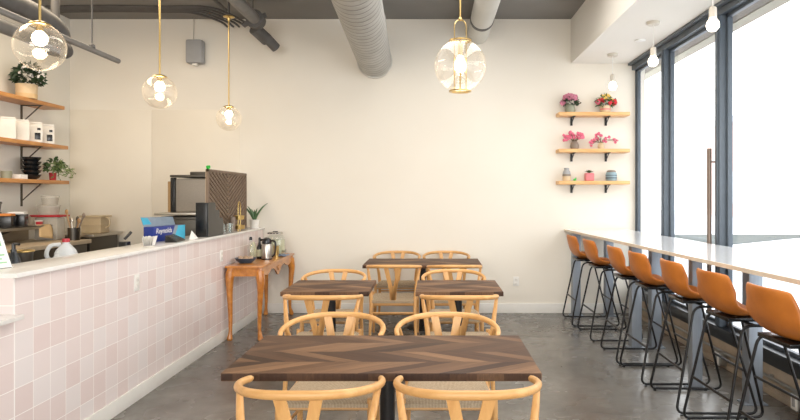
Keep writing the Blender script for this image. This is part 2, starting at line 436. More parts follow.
# ------------------------------------------------------------------ setting
b = MB(); b.lohi((LEFT_X - .1, NEAR_Y - .1, -.1), (2.72, WALL_Y + .1, 0)); struct(b.build('floor', 'floor'))
b = MB(); b.lohi((LEFT_X - .1, NEAR_Y - .1, CEIL), (2.72, WALL_Y + .1, CEIL + .1)); struct(b.build('ceiling', 'ceil'))
b = MB(); b.lohi((LEFT_X - .1, WALL_Y, 0), (2.72, WALL_Y + .1, CEIL)); struct(b.build('wall_back', 'wall'))
b = MB(); b.lohi((LEFT_X - .1, NEAR_Y, 0), (LEFT_X, WALL_Y, CEIL)); struct(b.build('wall_left', 'wall_left'))
b = MB(); b.lohi((LEFT_X - .1, NEAR_Y - .1, 0), (2.72, NEAR_Y, CEIL)); struct(b.build('wall_front', 'wall'))
b = MB(); b.lohi((SOF_X, NEAR_Y, SOF_Z), (2.70, WALL_Y, CEIL)); struct(b.build('soffit', 'soffit'))
# white washable panels on the lower back wall, with their seams
for i, (x0, x1) in enumerate(((LEFT_X + .005, -3.612), (-3.606, -2.476))):
    b = MB(); b.lohi((x0, WALL_Y - .006, 0), (x1, WALL_Y, 2.605), .002); struct(b.build('trim_%d' % (i + 1), 'panel'))
b = MB(); b.lohi((-2.16, WALL_Y - .018, 0), (2.55, WALL_Y, .125), .004); struct(b.build('baseboard_back', 'white_trim'))

# right side: curb, rails, mullions, glass
b = MB(); b.lohi((2.55, NEAR_Y, 0), (2.72, WALL_Y, .23), .006).lohi((2.535, NEAR_Y, 0), (2.55, WALL_Y, .05), .003); struct(b.build('wall_right', 'curb'))
b = MB(); b.lohi((2.53, NEAR_Y, .23), (2.68, WALL_Y, .34), .006); struct(b.build('trim_3', 'sill_black'))
b = MB(); b.lohi((2.55, NEAR_Y, 3.11), (2.68, WALL_Y, SOF_Z), .006).lohi((2.50, NEAR_Y, 3.17), (2.55, WALL_Y, SOF_Z), .004); struct(b.build('trim_4', 'frame_dark'))
def mullion(n, y0, y1, x0=2.54, x1=2.66, wide=.055):
    b = MB(); b.lohi((x0, y0, .34), (x1, y1, 3.11), .006)
    b.lohi((x0 - .012, y0 + .02, .34), (x0 + .02, y0 + wide, 3.11), .004)
    return struct(b.build('trim_%d' % n, 'frame_dark'))
mullion(5, 7.655, 7.70, 2.60, 2.64, .03); mullion(6, 6.60, 6.69); mullion(7, 5.32, 5.41); mullion(8, 2.55, 2.64); mullion(9, -.2, -.11)
def glazing(name, y0, y1, frame=True):
    e = bpy.data.objects.new(name, None); COL.objects.link(e); e.location = (2.62, (y0 + y1) / 2, .34); struct(e)
    h = (y1 - y0) / 2
    b = MB(); b.lohi((-.004, -h, 0), (.004, h, 2.77)); b.build('pane', 'pane', e)
    if frame:
        b = MB(); w = .03
        b.lohi((-.02, -h, 0), (.02, -h + w, 2.77), .003).lohi((-.02, h - w, 0), (.02, h, 2.77), .003).lohi((-.02, -h, 0), (.02, h, w), .003).lohi((-.02, -h, 2.77 - w), (.02, h, 2.77), .003)
        b.build('frame', 'frame_dark', e)
    return e
glazing('window_1', 6.70, 7.654); dr = glazing('door_1', 5.41, 6.60); glazing('window_2', 2.64, 5.32); glazing('window_3', -.11, 2.55); glazing('window_4', -3.1, -.2); mullion(10, -3.19, -3.10); glazing('window_5', -6.0, -3.19)
b = MB(); b.tube([(0, 0, -.75), (0, 0, .72)], .02, 14)
for z in (-.5, .6): b.tube([(0, 0, z), (.08, .03, z)], .008, 8)
b.build('pull_handle', 'bronze', dr, loc=(-.115, -.585 + .02, 1.21 - .34 + .0))

# outside: eave, pavement, street, facade across the street
b = MB(); b.lohi((2.73, NEAR_Y - 4, 3.30), (3.12, 30, 3.5)); b.mat(1).lohi((3.12, NEAR_Y - 4, 3.29), (3.28, 30, 3.5))
struct(b.build('exterior_eave', ['eave_grey', 'eave_cream']))
b = MB(); b.lohi((2.73, -30, -.3), (70, 70, -.12)); struct(b.build('exterior_sidewalk', 'sidewalk'))
b = MB(); b.prism([(9.2, 19.4), (10, 20), (14.2, 23.2), (16.8, 25), (9.2, 25)], .02, lambda u, v, w: (u, v, -.12 + w)); struct(b.build('exterior_street', 'asphalt'))
t = thing('building', 'pale brick street building beyond the windows across the street', 'building', (24, 24, -.12))
b = MB(); b.lohi((0, -22, 0), (8, 30, 7.5)); b.build('wall', 'facade', t)
b = MB(); b.lohi((-.3, -22.2, 7.5), (8.2, 30.2, 8.0), .05); b.build('cornice', 'sidewalk', t)
for k in range(9):
    b = MB(); b.lohi((-.06, -20 + k * 5.4, 1.0), (.05, -17.2 + k * 5.4, 3.6), .02); b.build('window', 'window_dark', t)

# ------------------------------------------------------------------ conduits and boxes along the curb
b = MB(); b.tube([(2.525, NEAR_Y + .05, .14), (2.525, 7.6, .14)], .013, 10)
for k in range(8): b.box((2.535, -1.5 + k * 1.2, .14), (.028, .03, .045), None, .004)
tag(b.build('conduit', 'conduit'), 'thin metal conduit running along the beige curb under the windows', 'conduit')
def curb_outlet(y, label):
    t = thing('outlet_box', label, 'outlet box', (2.50, y, .0), 0, 'outlet boxes on the curb')
    b = MB(); b.lohi((-.03, -.045, .03), (.035, .045, .15), .006); b.build('box', 'conduit', t)
    b = MB(); b.lohi((-.036, -.035, .04), (-.029, .035, .14), .002); b.build('cover_plate', 'white_plastic', t)
    b = MB(); b.lohi((-.039, -.016, .06), (-.035, .016, .12), .002); b.build('socket', 'grey_box', t)
curb_outlet(5.22, 'metal outlet box on the curb below the door handle'); curb_outlet(4.1, 'metal outlet box low on the curb behind the nearest bar stool')

# ------------------------------------------------------------------ dining chairs
def rail_z(y): return .785 - .047 * (y + .29) / .365
def make_chair():
    r = thing('dining_chair', 'x', 'chair', group='wishbone chairs around the walnut tables')
    half = [(0, -.29), (.10, -.282), (.185, -.243), (.248, -.168), (.278, -.08), (.282, .0), (.268, .075)]
    pts = [(-x, y, rail_z(y)) for x, y in half[::-1]] + [(x, y, rail_z(y)) for x, y in half[1:]]
    path = smooth_path(pts, 5); n = len(path)
    rad = []
    for i in range(n):
        a = abs(i / (n - 1) * 2 - 1)
        w = .0135 + .002 * (1 - a); h = .0145 + .004 * (1 - a)
        if a > .985: w *= .45; h *= .45
        elif a > .95: w *= .88; h *= .88
        rad.append((w, h))
    b = MB(); b.tube(path, rad, 12, up=(0, 0, 1)); b.build('top_rail', 'oak_x', r, smooth=60)
    # back legs: from the floor up past the seat and forward to the rail
    for sx in (-1, 1):
        p = smooth_path([(sx * .238, -.262, 0), (sx * .228, -.236, .22), (sx * .226, -.206, .42), (sx * .24, -.165, .57), (sx * .262, -.11, .69), (sx * .274, -.075, .752)], 5)
        b = MB(); b.tube(p, lerp_list([.013, .017, .0195, .018, .015, .012], len(p)), 10); b.build('leg', 'oak', r, smooth=60)
    for sx in (-1, 1):
        p = [(sx * .243, .225, 0), (sx * .24, .222, .2), (sx * .238, .22, .40), (sx * .238, .22, .452)]
        b = MB(); b.tube(smooth_path(p, 3), lerp_list([.012, .0165, .018, .0175], 10), 10); b.build('leg', 'oak', r, smooth=60)
    # Y-shaped splat, bent to follow the back
    def sp(u, v, w):   # u across, v height, w thickness
        y = -.205 - .070 * max(0, (v - .42) / .36)
        return (u, y + w - .006, v)
    b = MB()
    stem = [(-.028, .395), (.028, .395), (.036, .53), (.092, .749), (.052, .751), (.004, .575), (-.004, .575), (-.052, .751), (-.092, .749), (-.036, .53)]
    L = [(-.028, .395), (0, .395), (0, .575), (-.006, .578), (-.046, .778), (-.092, .776), (-.06, .63), (-.038, .53)]
    b.prism(L, .012, sp); b.prism([(-u, v) for u, v in L[::-1]], .012, sp)
    bmesh.ops.remove_doubles(b.bm, verts=b.bm.verts, dist=.0005)
    b.build('back_splat', 'oak', r)
    # rails under the seat
    b = MB(); b.lohi((-.226, -.217, .375), (.226, -.195, .425), .005); b.build('seat_rail', 'oak_x', r)
    b = MB(); b.tube([(-.238, .22, .405), (.238, .22, .405)], .014, 10); b.build('seat_rail', 'oak_x', r)
    for sx in (-1, 1):
        b = MB(); b.tube([(sx * .226, -.206, .405), (sx * .238, .22, .405)], .014, 10); b.build('seat_rail', 'oak', r)
        b = MB(); b.tube([(sx * .228, -.236, .24), (sx * .239, .222, .27)], [.009, .0095], 8); b.build('stretcher', 'oak', r)
    b = MB(); b.tube([(-.228, -.225, .30), (.228, -.225, .30)], .009, 8); b.build('stretcher', 'oak_x', r)
    b = MB(); b.tube([(-.239, .222, .20), (.239, .222, .20)], .0095, 8); b.build('stretcher', 'oak_x', r)
    # woven seat, a shallow saddle
    def top(u, v):
        y = -.222 + .455 * v; hw = .219 + .021 * v; x = (u * 2 - 1) * hw
        ex = abs(u * 2 - 1); ey = abs(v * 2 - 1)
        z = .440 - .014 * (1 - ex ** 2) * (1 - ey ** 2) - .012 * max(0, max(ex, ey) - .86) / .14
        return (x, y, z)
    b = MB(); b.grid(15, 15, top)
    rim = [e for e in b.bm.edges if len(e.link_faces) == 1]
    ex = bmesh.ops.extrude_edge_only(b.bm, edges=rim)
    for v in ex['geom']:
        if isinstance(v, bmesh.types.BMVert): v.co.z -= .028
    b.build('seat', 'rush', r, smooth=50)
    return r
chairs = [
 (-.488, 2.44, 0, 'oak wishbone chair x'),
 (.137, 2.44, 0, 'oak wishbone chair with back to viewer at front table, nearer the windows'),
 (-.561, 3.325, PI, 'oak wishbone chair on far side of large front table, nearer the pink counter'),
 (.08, 3.325, PI, 'oak wishbone chair on far side of large front table, nearer the windows'),
 (-.818, 4.50, 0, 'oak wishbone chair tucked at near side of small square table beside pink counter'),
 (.195, 4.50, 0, 'oak wishbone chair tucked at near side of small square table nearer the bar'),
 (-.904, 5.45, PI, 'oak wishbone chair on far side of small square table beside pink counter'),
 (.188, 5.45, PI, 'oak wishbone chair on far side of small square table nearer the bar'),
 (-.41, 6.375, 0, 'oak wishbone chair seen between the two small tables, at near side of rearmost table'),
 (.227, 6.375, 0, 'oak wishbone chair at near side of rearmost table, partly hidden by small table'),
 (-.447, 7.372, PI, 'oak wishbone chair against back wall behind rearmost table, nearer the console table'),
 (.165, 7.372, PI, 'oak wishbone chair against back wall behind rearmost table, nearer the wall outlet'),
]
chairs[0] = chairs[0][:3] + ('oak wishbone chair with back to viewer at front table, nearer the pink counter',)
proto = make_chair()
for i, (x, y, rz, lab) in enumerate(chairs):
    if i == 0: proto.location = (x, y, 0); proto.rotation_euler.z = rz; proto['label'] = lab
    else: dup(proto, (x, y, 0), rz, lab)

# ------------------------------------------------------------------ dining tables
def make_table(x, y, w, d, label):
    r = thing('dining_table', label, 'table', (x, y, 0), 0, 'walnut dining tables')
    b = MB(); b.lohi((-w / 2, -d / 2, .715), (w / 2, d / 2, .75), .003); b.build('tabletop', 'walnut', r)
    b = MB(); b.tube([(0, 0, .02), (0, 0, .70)], .036, 20); b.build('pedestal', 'black_metal', r)
    b = MB(); b.box((0, 0, .70), (.36, .05, .028), None, .004).box((0, 0, .70), (.05, .36, .028), None, .004); b.build('top_bracket', 'black_metal', r)
    b = MB(); b.lathe([(0, .022), (.05, .022), (.17, .012), (.185, .006), (.185, 0), (0, 0)], seg=32); b.build('base', 'black_metal', r)
make_table(-.219, 2.885, 1.36, .69, 'long walnut chevron dining table in front with four chairs around it')
make_table(-.85, 5.02, .69, .66, 'small square walnut table beside the pink counter')
make_table(.207, 5.02, .69, .66, 'small square walnut table nearer the bar')
make_table(-.115, 6.85, 1.30, .70, 'long walnut table at the rear near the back wall')

# ------------------------------------------------------------------ bar and stools
bar = thing('bar_counter', 'long narrow pale bar table on steel posts along the windows', 'bar table', (1.68, 7.69, 0))
fx = lambda y: .17 * (7.69 - y) / 4.67      # the front edge drifts a little toward the windows
yN = 1.4
outline = [(0, 0), (fx(yN), yN - 7.69), (.82, yN - 7.69), (.78, 0)]
b = MB(); b.prism([(u + (.012 if i < 2 else 0), v) for i, (u, v) in enumerate(outline)], .024, lambda u, v, w: (u, v, 1.051 + w)); b.build('bar_top', 'bar_top', bar)
b = MB(); b.prism([(0, 0), (fx(yN), yN - 7.69), (fx(yN) + .012, yN - 7.69), (.012, 0)], .026, lambda u, v, w: (u, v, 1.0495 + w)); b.build('edge_band', 'bar_edge', bar)
for x, y, w in ((1.79, 7.52, .05), (2.2, 7.52, .05), (2.0, 5.935, .05), (2.2, 5.95, .05), (2.045, 4.678, .04), (2.31, 4.34, .05), (2.03, 2.45, .05), (2.31, 2.4, .05)):
    X, Y = x - 1.68, y - 7.69
    b = MB(); b.lohi((X - w, Y - w, .012), (X + w, Y + w, 1.051), .006); lg = b.build('leg', 'post_steel', bar)
    px, py = (.075, w) if w < .05 else (.085, .055)
    b = MB(); b.lohi((X - px, Y - py, 0), (X + px, Y + py, .012), .002)
    for sx in (-1, 1):
        b.tube([(X + sx * (px - .012), Y + .01, .01), (X + sx * (px - .012), Y + .01, .02)], .008, 6)
    b.build('base_plate', 'post_steel', lg)

def make_stool():
    r = thing('bar_stool', 'x', 'stool', group='tan leather bar stools along the window bar')
    prof = [(.145, .765, .16), (.145, .79, .175), (.105, .793, .195), (.05, .783, .212), (-.005, .778, .222), (-.055, .79, .230), (-.097, .83, .236), (-.127, .885, .238), (-.148, .952, .230), (-.163, 1.014, .208), (-.163, 1.038, .185)]
    pv = smooth_path([(p[0], p[1], p[2]) for p in prof], 2); n = len(pv)
    def f(u, v):
        t = v * (n - 1); k = min(int(t), n - 2); p = pv[k].lerp(pv[k + 1], t - k)
        s = u * 2 - 1; back = max(0, min(1, (p.y - .80) / .14)) if v > .45 else 0
        seatf = 1 - back
        y = s * p.z * (1 - .03 * back * abs(s) ** 3)
        x = p.x + back * .085 * s * s * (1 - .3 * v)
        z = p.y + seatf * (.05 * min(1, v * 2.2) + .004) * abs(s) ** 3 + (.0 if back < .9 else -.012 * s ** 4)
        return (x, y, z)
    b = MB(); b.grid(17, n, f); o = b.build('seat', 'leather', r, smooth=80)
    m = o.modifiers.new('thick', 'SOLIDIFY'); m.thickness = .022; m.offset = 0
    m = o.modifiers.new('round', 'SUBSURF'); m.levels = 1; m.render_levels = 1
    b = MB(); b.lohi((-.085, -.14, .742), (.10, .14, .765), .004); b.build('mounting_plate', 'black_plastic', r)
    for sy in (-1, 1):
        Y = sy * .265; Yt = sy * .21
        raw = [(-.18, Y, .0165), (.375, Y, .0165), (.18, Yt, .734), (-.035, Yt, .734)]
        pth = round_poly(raw, .06, 5)
        b = MB(); b.tube(pth, .009, 10, closed=True); fr = b.build('frame', 'stool_metal', r, smooth=60)
        for x in (-.14, .25):
            b = MB(); b.tube([(x, Y, 0), (x, Y, .008)], .012, 8); b.build('foot_pad', 'black_plastic', fr)
    for x, z in ((-.123, .30), (.298, .30)):
        k = (z - .012) / .724; yy = .265 - .055 * k
        b = MB(); b.tube([(x, -yy, z), (x, yy, z)], .009, 8); b.build('foot_rest', 'stool_metal', r)
    b = MB(); b.tube([(.04, -.21, .734), (.04, .21, .734)], .009, 8); b.build('cross_bar', 'stool_metal', r)
    return r
stool_y = [7.115, 6.42, 5.57, 4.995, 4.36, 3.75, 3.11]
ordn = ['farthest bar stool, tan leather, beside the back wall', 'tan leather bar stool, second from the back wall', 'tan leather bar stool, third from the back wall, close before the fourth',
        'tan leather bar stool in the middle of the row of seven', 'tan leather bar stool, fifth from the back wall', 'tan leather bar stool, second nearest of the row of seven', 'nearest tan leather bar stool, its front cut off by the picture edge']
st = make_stool()
for i, y in enumerate(stool_y):
    x = [1.765, 1.785, 1.80, 1.815, 1.845, 1.855, 1.845][i]; rz = [-.02, .0, -.02, .01, -.02, .03, .04][i]
    if i == 0: st.location = (x, y, 0); st.rotation_euler.z = rz; st['label'] = ordn[0]
    else: dup(st, (x, y, 0), rz, ordn[i])

# ------------------------------------------------------------------ service counter
CX = -2.175; CT = 1.10; CN = 3.12
sc = thing('service_counter', 'long pink tiled service counter with white stone top', 'counter', (0, 0, 0))
b = MB(); b.lohi((CX - .26, CN, .02), (CX, WALL_Y - .02, CT - .025)); b.build('tile_front', 'tile_y', sc)
b = MB(); b.lohi((CX - .26, CN - .006, .02), (CX - .001, CN, CT - .025)); b.build('tile_end', 'tile_x', sc)
b = MB(); b.lohi((CX - .30, CN - .02, CT - .025), (CX + .025, WALL_Y - .02, CT), .003); b.build('countertop', 'white_quartz', sc)
b = MB(); b.lohi((CX, 1.0, 0), (CX + .014, WALL_Y - .02, .108), .003); b.build('baseboard', 'white_trim', sc)
b = MB(); b.lohi((CX - .7, 1.0, .02), (CX - .0005, CN - .006, .862)); b.build('lower_tile_front', 'tile_y', sc)
b = MB(); b.lohi((CX - .72, .98, .862), (CX + .055, CN - .006, .886), .003); b.build('lower_countertop', 'white_quartz', sc)
b = MB(); b.lohi((CX - .95, CN, .88), (CX - .262, WALL_Y - .03, .92), .003); b.build('prep_top', 'steel', sc)
b = MB(); b.lohi((CX - .93, CN + .02, 0), (CX - .262, WALL_Y - .05, .88), .004); b.build('cabinet_body', 'steel_dark', sc)

def outlet(name, loc, normal, label):
    t = thing(name, label, 'outlet', loc, 0)
    if normal == 'x':
        R = lambda lo, hi: ((0 + lo[2], lo[0], lo[1]), (hi[2], hi[0], hi[1]))
    else:
        R = lambda lo, hi: ((lo[0], -hi[2], lo[1]), (hi[0], -lo[2], hi[1]))
    b = MB(); b.lohi(*R((-.037, -.06, 0), (.037, .06, .006)), .002); b.build('cover_plate', 'white_plastic', t)
    for dz in (-.024, .024):
        b = MB(); b.lohi(*R((-.017, dz - .015, .006), (.017, dz + .015, .009)), .001)
        b.mat(1).lohi(*R((-.008, dz - .005, .009), (-.005, dz + .005, .0095))).lohi(*R((.005, dz - .005, .009), (.008, dz + .005, .0095)))
        b.build('socket', ['white_ceramic', 'grey_box'], t)
outlet('wall_outlet', (1.065, WALL_Y, .405), 'y', 'white wall outlet low on the cream back wall')
outlet('wall_outlet', (CX, 4.40, .865), 'x', 'white outlet plate high on the pink tiles, nearer the viewer')
outlet('wall_outlet', (CX, 6.16, .885), 'x', 'white outlet plate high on the pink tiles beside the console table')

# ------------------------------------------------------------------ items on the counter
def text_mesh(txt, size, mat, parent, mtx, name='lettering'):
    c = bpy.data.curves.new(name, 'FONT'); c.body = txt; c.size = size; c.extrude = .0006; c.align_x = 'CENTER'; c.align_y = 'CENTER'; c.shear = .2
    o = bpy.data.objects.new(name, c); COL.objects.link(o); bpy.context.view_layer.update()
    me = bpy.data.meshes.new_from_object(o.evaluated_get(bpy.context.evaluated_depsgraph_get())); bpy.data.objects.remove(o)
    o = bpy.data.objects.new(name, me); COL.objects.link(o); me.materials.clear(); me.materials.append(M[mat]); o.parent = parent; o.matrix_local = mtx; return o

# menu card holder at the near end
t = thing('menu_sign', 'white and green slanted menu card standing at the near end of counter', 'sign', (-2.385, 3.27, CT), -.35)
lean = lambda u, v, w: (-.45 * v + w, u, v * .93)
b = MB(); b.prism([(-.09, .004), (.09, .004), (.09, .21), (-.09, .21)], .003, lean); b.build('card', 'paper', t)
b = MB(); b.prism([(-.095, .0), (.095, .0), (.095, .215), (-.095, .215)], .002, lambda u, v, w: lean(u, v, w - .003)); b.lohi((-.07, -.095, 0), (.01, .095, .004)); b.build('holder', 'clear', t)
b = MB()
for k in range(4): b.prism([(-.06, .03 + k * .022), (.07 - .02 * (k % 2), .03 + k * .022), (.07 - .02 * (k % 2), .038 + k * .022), (-.06, .038 + k * .022)], .001, lambda u, v, w: lean(u, v, w + .0032))
b.prism([(-.07, .13), (.07, .13), (.07, .18), (-.07, .18)], .001, lambda u, v, w: lean(u, v, w + .0032)); b.build('print', 'sign_green', t)

# foil box with open lid
t = thing('foil_box', 'blue and teal foil wrap carton with lid open, on the counter top', 'box', (-2.375, 5.42, CT), -.16)
b = MB(); W, H, D = .47, .13, .10
b.lohi((-D, -W / 2, 0), (0, W / 2, H), .002); b.build('carton', 'box_blue', t)
b = MB(); b.prism([(-W / 2 + .29, 0), (W / 2 + .001, 0), (W / 2 + .001, H), (-W / 2 + .36, H)], .002, lambda u, v, w: (w - .0005, u, v)); b.build('teal_panel', 'box_teal', t)
b = MB(); b.prism([(-W / 2 + .24, 0), (-W / 2 + .29, 0), (-W / 2 + .36, H), (-W / 2 + .31, H)], .002, lambda u, v, w: (w - .0004, u, v)); b.build('grey_stripe', 'box_grey', t)
b = MB(); b.prism([(-W / 2, 0), (W / 2, 0), (W / 2, .075), (-W / 2, .085)], .002, lambda u, v, w: (-D + .0 - v * .35 + w, u, H + v)); 
b.mat(1).prism([(-W / 2, .02), (-W / 2 + .12, .02), (-W / 2 + .09, .075), (-W / 2, .08)], .001, lambda u, v, w: (-D + .002 - v * .35 + w, u, H + v)); b.build('lid', ['box_grey', 'box_teal'], t)
text_mesh('Reynolds', .064, 'paper', t, Matrix.Translation((.0025, -.095, .092)) @ Matrix(((0, 0, 1, 0), (1, 0, 0, 0), (0, 1, 0, 0), (0, 0, 0, 1))))
# napkins and small things
t = thing('napkin_holder', 'white folded paper napkins fanned in front of the foil carton', 'napkins', (-2.27, 4.80, CT), .2)
b = MB()
for k in range(6):
    a = (k - 2.5) * .16
    b.prism([(-.045, 0), (.045, 0), (.05 + .004 * k, .062 + .006 * (k % 3)), (0, .076), (-.05, .058 + .006 * (k % 2))], .002, lambda u, v, w, a=a, k=k: (.012 * (k - 2.5) + v * math.sin(a) * .5 + w, u, .004 + v))
b.build('napkins', 'paper', t)
b = MB(); b.lohi((-.04, -.05, 0), (.04, .05, .004), .001); b.build('base', 'steel', t)
t = thing('card_reader', 'black tilted payment tablet lying beside the foil carton', 'tablet', (-2.26, 5.27, CT), .1)
b = MB(); b.prism([(-.05, 0), (.045, 0), (.045, .012), (-.05, .06)], .24, lambda u, v, w: (u, w - .12, v)); b.build('body', 'black_plastic', t)
b = MB(); b.prism([(-.04, .058), (.035, .0185), (.035, .0195), (-.04, .059)], .2, lambda u, v, w: (u, w - .1, v - .0015)); b.build('screen', 'black_glaze', t)
b = MB(); b.prism([(-.045, 0), (.045, 0), (.01, .075)], .05, lambda u, v, w: (w * (1 - v / .08) - .02, u, v)); o = b.build('folded_card', 'paper', None, loc=(-2.25, 5.63, CT))
tag(o, 'small white folded paper tent card beside the black organizer', 'card')

# black stepped organizer for lids
t = thing('lid_organizer', 'black stepped cup lid organizer on the counter', 'organizer', (-2.25, 5.84, CT))
prof = [(0, 0), (.42, 0), (.42, .15), (.40, .175), (.31, .18), (.305, .245), (.285, .26), (.205, .262), (.20, .325), (.185, .335), (0, .335)]
b = MB(); b.prism(prof, .012, lambda u, v, w: (.062 - w, u, v)); b.build('side_panel', 'black_plastic', t)
b = MB(); b.prism(prof, .012, lambda u, v, w: (-.06 + w, u, v)); b.build('side_panel', 'black_plastic', t)
for i, (u, h) in enumerate(((0, .335), (.18, .33), (.29, .25), (.40, .17))):
    b = MB(); b.lohi((-.048, u, .01), (.05, u + .012, h), .002); b.build('divider', 'black_plastic', t)
b = MB(); b.lohi((-.048, .01, 0), (.05, .41, .012)); b.build('base', 'black_plastic', t)
for i, (u, h) in enumerate(((.246, .235), (.356, .175))):
    b = MB(); b.lathe([(.0, 0), (.036, 0), (.04, .01), (.04, h), (.036, h + .01), (0, h + .01)], (0, 0, 0), 16)
    o = b.build('lid_stack', 'white_plastic', None, loc=(-2.248, 5.84 + u, CT + .013)); tag(o, ['taller white stack of cup lids inside the black organizer', 'shorter white stack of cup lids at far end of black organizer'][i], 'cup lids', 'cup lid stacks')

# wood lattice screen with V pattern
t = thing('lattice_screen', 'brown wooden screen with V-shaped slats standing on the counter', 'screen', (-2.335, 6.2, CT))
L, H = 1.28, .68
b = MB()
for y0, y1, z0, z1 in ((0, L, 0, .03), (0, L, H - .03, H), (0, .03, 0, H), (L - .03, L, 0, H)): b.lohi((-.014, y0, z0), (.014, y1, z1), .003)
b.build('frame', 'lattice', t)
b = MB(); step = .05
def clipv(c0, sgn):   # slat band: points where z = c + sgn*(y - L/2)*1.25 for its half
    out = []
    ya, yb = (.03, L / 2) if sgn < 0 else (L / 2, L - .03)
    def z(y, c): return c + 0.5 * abs(y - L / 2)
    seg = []
    for y in [ya + (yb - ya) * k / 24 for k in range(25)]:
        lo = max(.03, z(y, c0)); hi = min(H - .03, z(y, c0 + .029))
        if hi - lo > .002: seg.append((y, lo, hi))
    return seg
for k in range(-7, 14):
    c0 = k * step
    for sgn in (-1, 1):
        sg = clipv(c0, sgn)
        if len(sg) > 1:
            poly = [(y, lo) for y, lo, hi in sg] + [(y, hi) for y, lo, hi in sg[::-1]]
            b.prism(poly, .014, lambda u, v, w: (w - .007, u, v))
b.build('slats', 'lattice', t)
b = MB(); b.lohi((-.02, .01, .0), (-.010, L - .01, H - .005)); b.build('back_panel', 'lattice_gap', t)  # light tan sheet put in for the wall showing between the slats
t = thing('green_clip', 'bright green clip on the top corner of the lattice screen', 'clip', (-2.335, 6.23, CT + H))
b = MB(); b.ball((0, -.02, .02), .024, 1, (.6, 1, .8)).ball((0, .028, .025), .024, 1, (.6, 1, .8)).ball((0, 0, .005), .018, 1); b.build('bow', 'green', t)

# brass caddy
t = thing('brass_caddy', 'two tier brass caddy with tall loop handle by the lattice screen', 'caddy', (-2.235, 6.92, CT))
b = MB()
for z, r0 in ((.02, .06), (.13, .055)): b.lathe([(0, z), (r0, z), (r0 + .004, z + .045), (r0, z + .045), (r0 - .004, z + .006), (0, z + .006)], seg=20)
b.build('tiers', 'brass', t)
b = MB(); b.tube(smooth_path([(0, -.042, .0), (0, -.042, .2), (0, -.036, .30), (0, 0, .335), (0, .036, .30), (0, .042, .2), (0, .042, 0)], 5), .006, 8); b.build('handle', 'brass', t)
for k in range(3):
    b = MB(); b.lathe([(0, 0), (.026, 0), (.032, .10), (.028, .10), (.022, .01), (0, .01)], seg=14)
    o = b.build('tumbler', 'clear', None, loc=(-2.245 + .03 * (k % 2), 6.48 + .085 * k, CT)); tag(o, 'clear glass tumbler standing between black organizer and brass caddy', 'glass', 'tumblers by the screen')
b = MB(); b.lathe([(0, 0), (.03, 0), (.034, .16), (.03, .165), (0, .165)], seg=14); o = b.build('canister', 'pot_brown', None, loc=(-2.27, 6.79, CT)); tag(o, 'slim taupe canister standing before the lattice screen', 'canister')

# aloe
t = thing('potted_aloe', 'spiky aloe in a white pot at the far end of the counter', 'plant', (-2.24, 7.53, CT))
b = MB(); b.lathe([(0, 0), (.052, 0), (.060, .105), (.054, .105), (.048, .02), (0, .02)], seg=24); b.build('pot', 'white_ceramic', t)
b = MB(); b.lathe([(0, .095), (.053, .095)], seg=16); b.build('soil', 'stem_wood', t)
b = MB()
for a, l, ln in ((0.1, .24, .55), (2.9, .25, .7), (1.7, .15, .3), (4.2, .20, .6), (5.3, .17, .35), (3.5, .16, .2), (0.8, .16, .6)):
    dx, dy = math.cos(a), math.sin(a) * .4
    p = smooth_path([(0, 0, .09), (dx * l * ln * .35, dy * l * ln * .35, .09 + l * .4), (dx * l * ln * .8, dy * l * ln * .8, .09 + l * .72), (dx * l * ln * 1.25, dy * l * ln * 1.25, .09 + l * .92)], 4)
    b.tube(p, lerp_list([.014, .013, .009, .002], len(p)), 6)
b.build('leaves', 'aloe', t)

# espresso machine block behind the counter
t = thing('espresso_machine', 'large steel machine with dark top lid behind the foil carton', 'machine', (-2.70, 6.76, .92))
b = MB(); b.lohi((-.22, -.34, .06), (.21, .30, .36), .01); b.build('lower_body', 'steel_dark', t)
b = MB(); b.lohi((-.25, -.42, .375), (.215, .36, .405), .008); b.build('tray', 'steel', t)
b = MB(); b.lohi((-.12, -.2, .405), (.215, .30, .77), .02); b.build('upper_body', 'matte_steel', t)
b = MB(); b.lohi((-.205, -.19, .405), (-.166, .27, .74), .004); b.build('side_panel', 'brown_panel', t)
b = MB(); b.lohi((-.165, -.215, .405), (-.12, -.16, .78), .004); b.build('corner_post', 'black_plastic', t)
b = MB(); b.lohi((-.17, -.22, .785), (.22, .32, .81), .006).lohi((.0, -.10, .81), (.21, .20, .85), .01); b.build('top_lid', 'steel_dark', t)
for sx in (-.18, .17):
    for sy in (-.3, .26):
        b = MB(); b.tube([(sx, sy, 0), (sx, sy, .06)], .02, 8); b.build('foot', 'black_plastic', t)
b = MB(); b.lohi((-.2, -.39, .10), (.18, -.345, .33), .008); b.build('drip_panel', 'steel_dark', t)

# milk jug on the prep top
t = thing('milk_jug', 'translucent white plastic jug with red cap behind the counter', 'jug', (-2.63, 4.30, .92), .5)
b = MB(); b.box((0, 0, .085), (.15, .15, .17), None, .03, 3)
b.lathe([(.075, .165), (.062, .195), (.036, .225), (.022, .24), (.022, .255), (0, .255)], seg=20)
b.build('body', 'milk', t)
b = MB(); b.tube(smooth_path([(-.03, -.0, .235), (-.095, 0, .225), (-.118, 0, .16), (-.075, 0, .10)], 5), .014, 8); b.build('handle', 'milk', t)
b = MB(); b.lathe([(0, .275), (.024, .275), (.025, .25), (0, .25)], seg=18); b.build('cap', 'red_plastic', t)
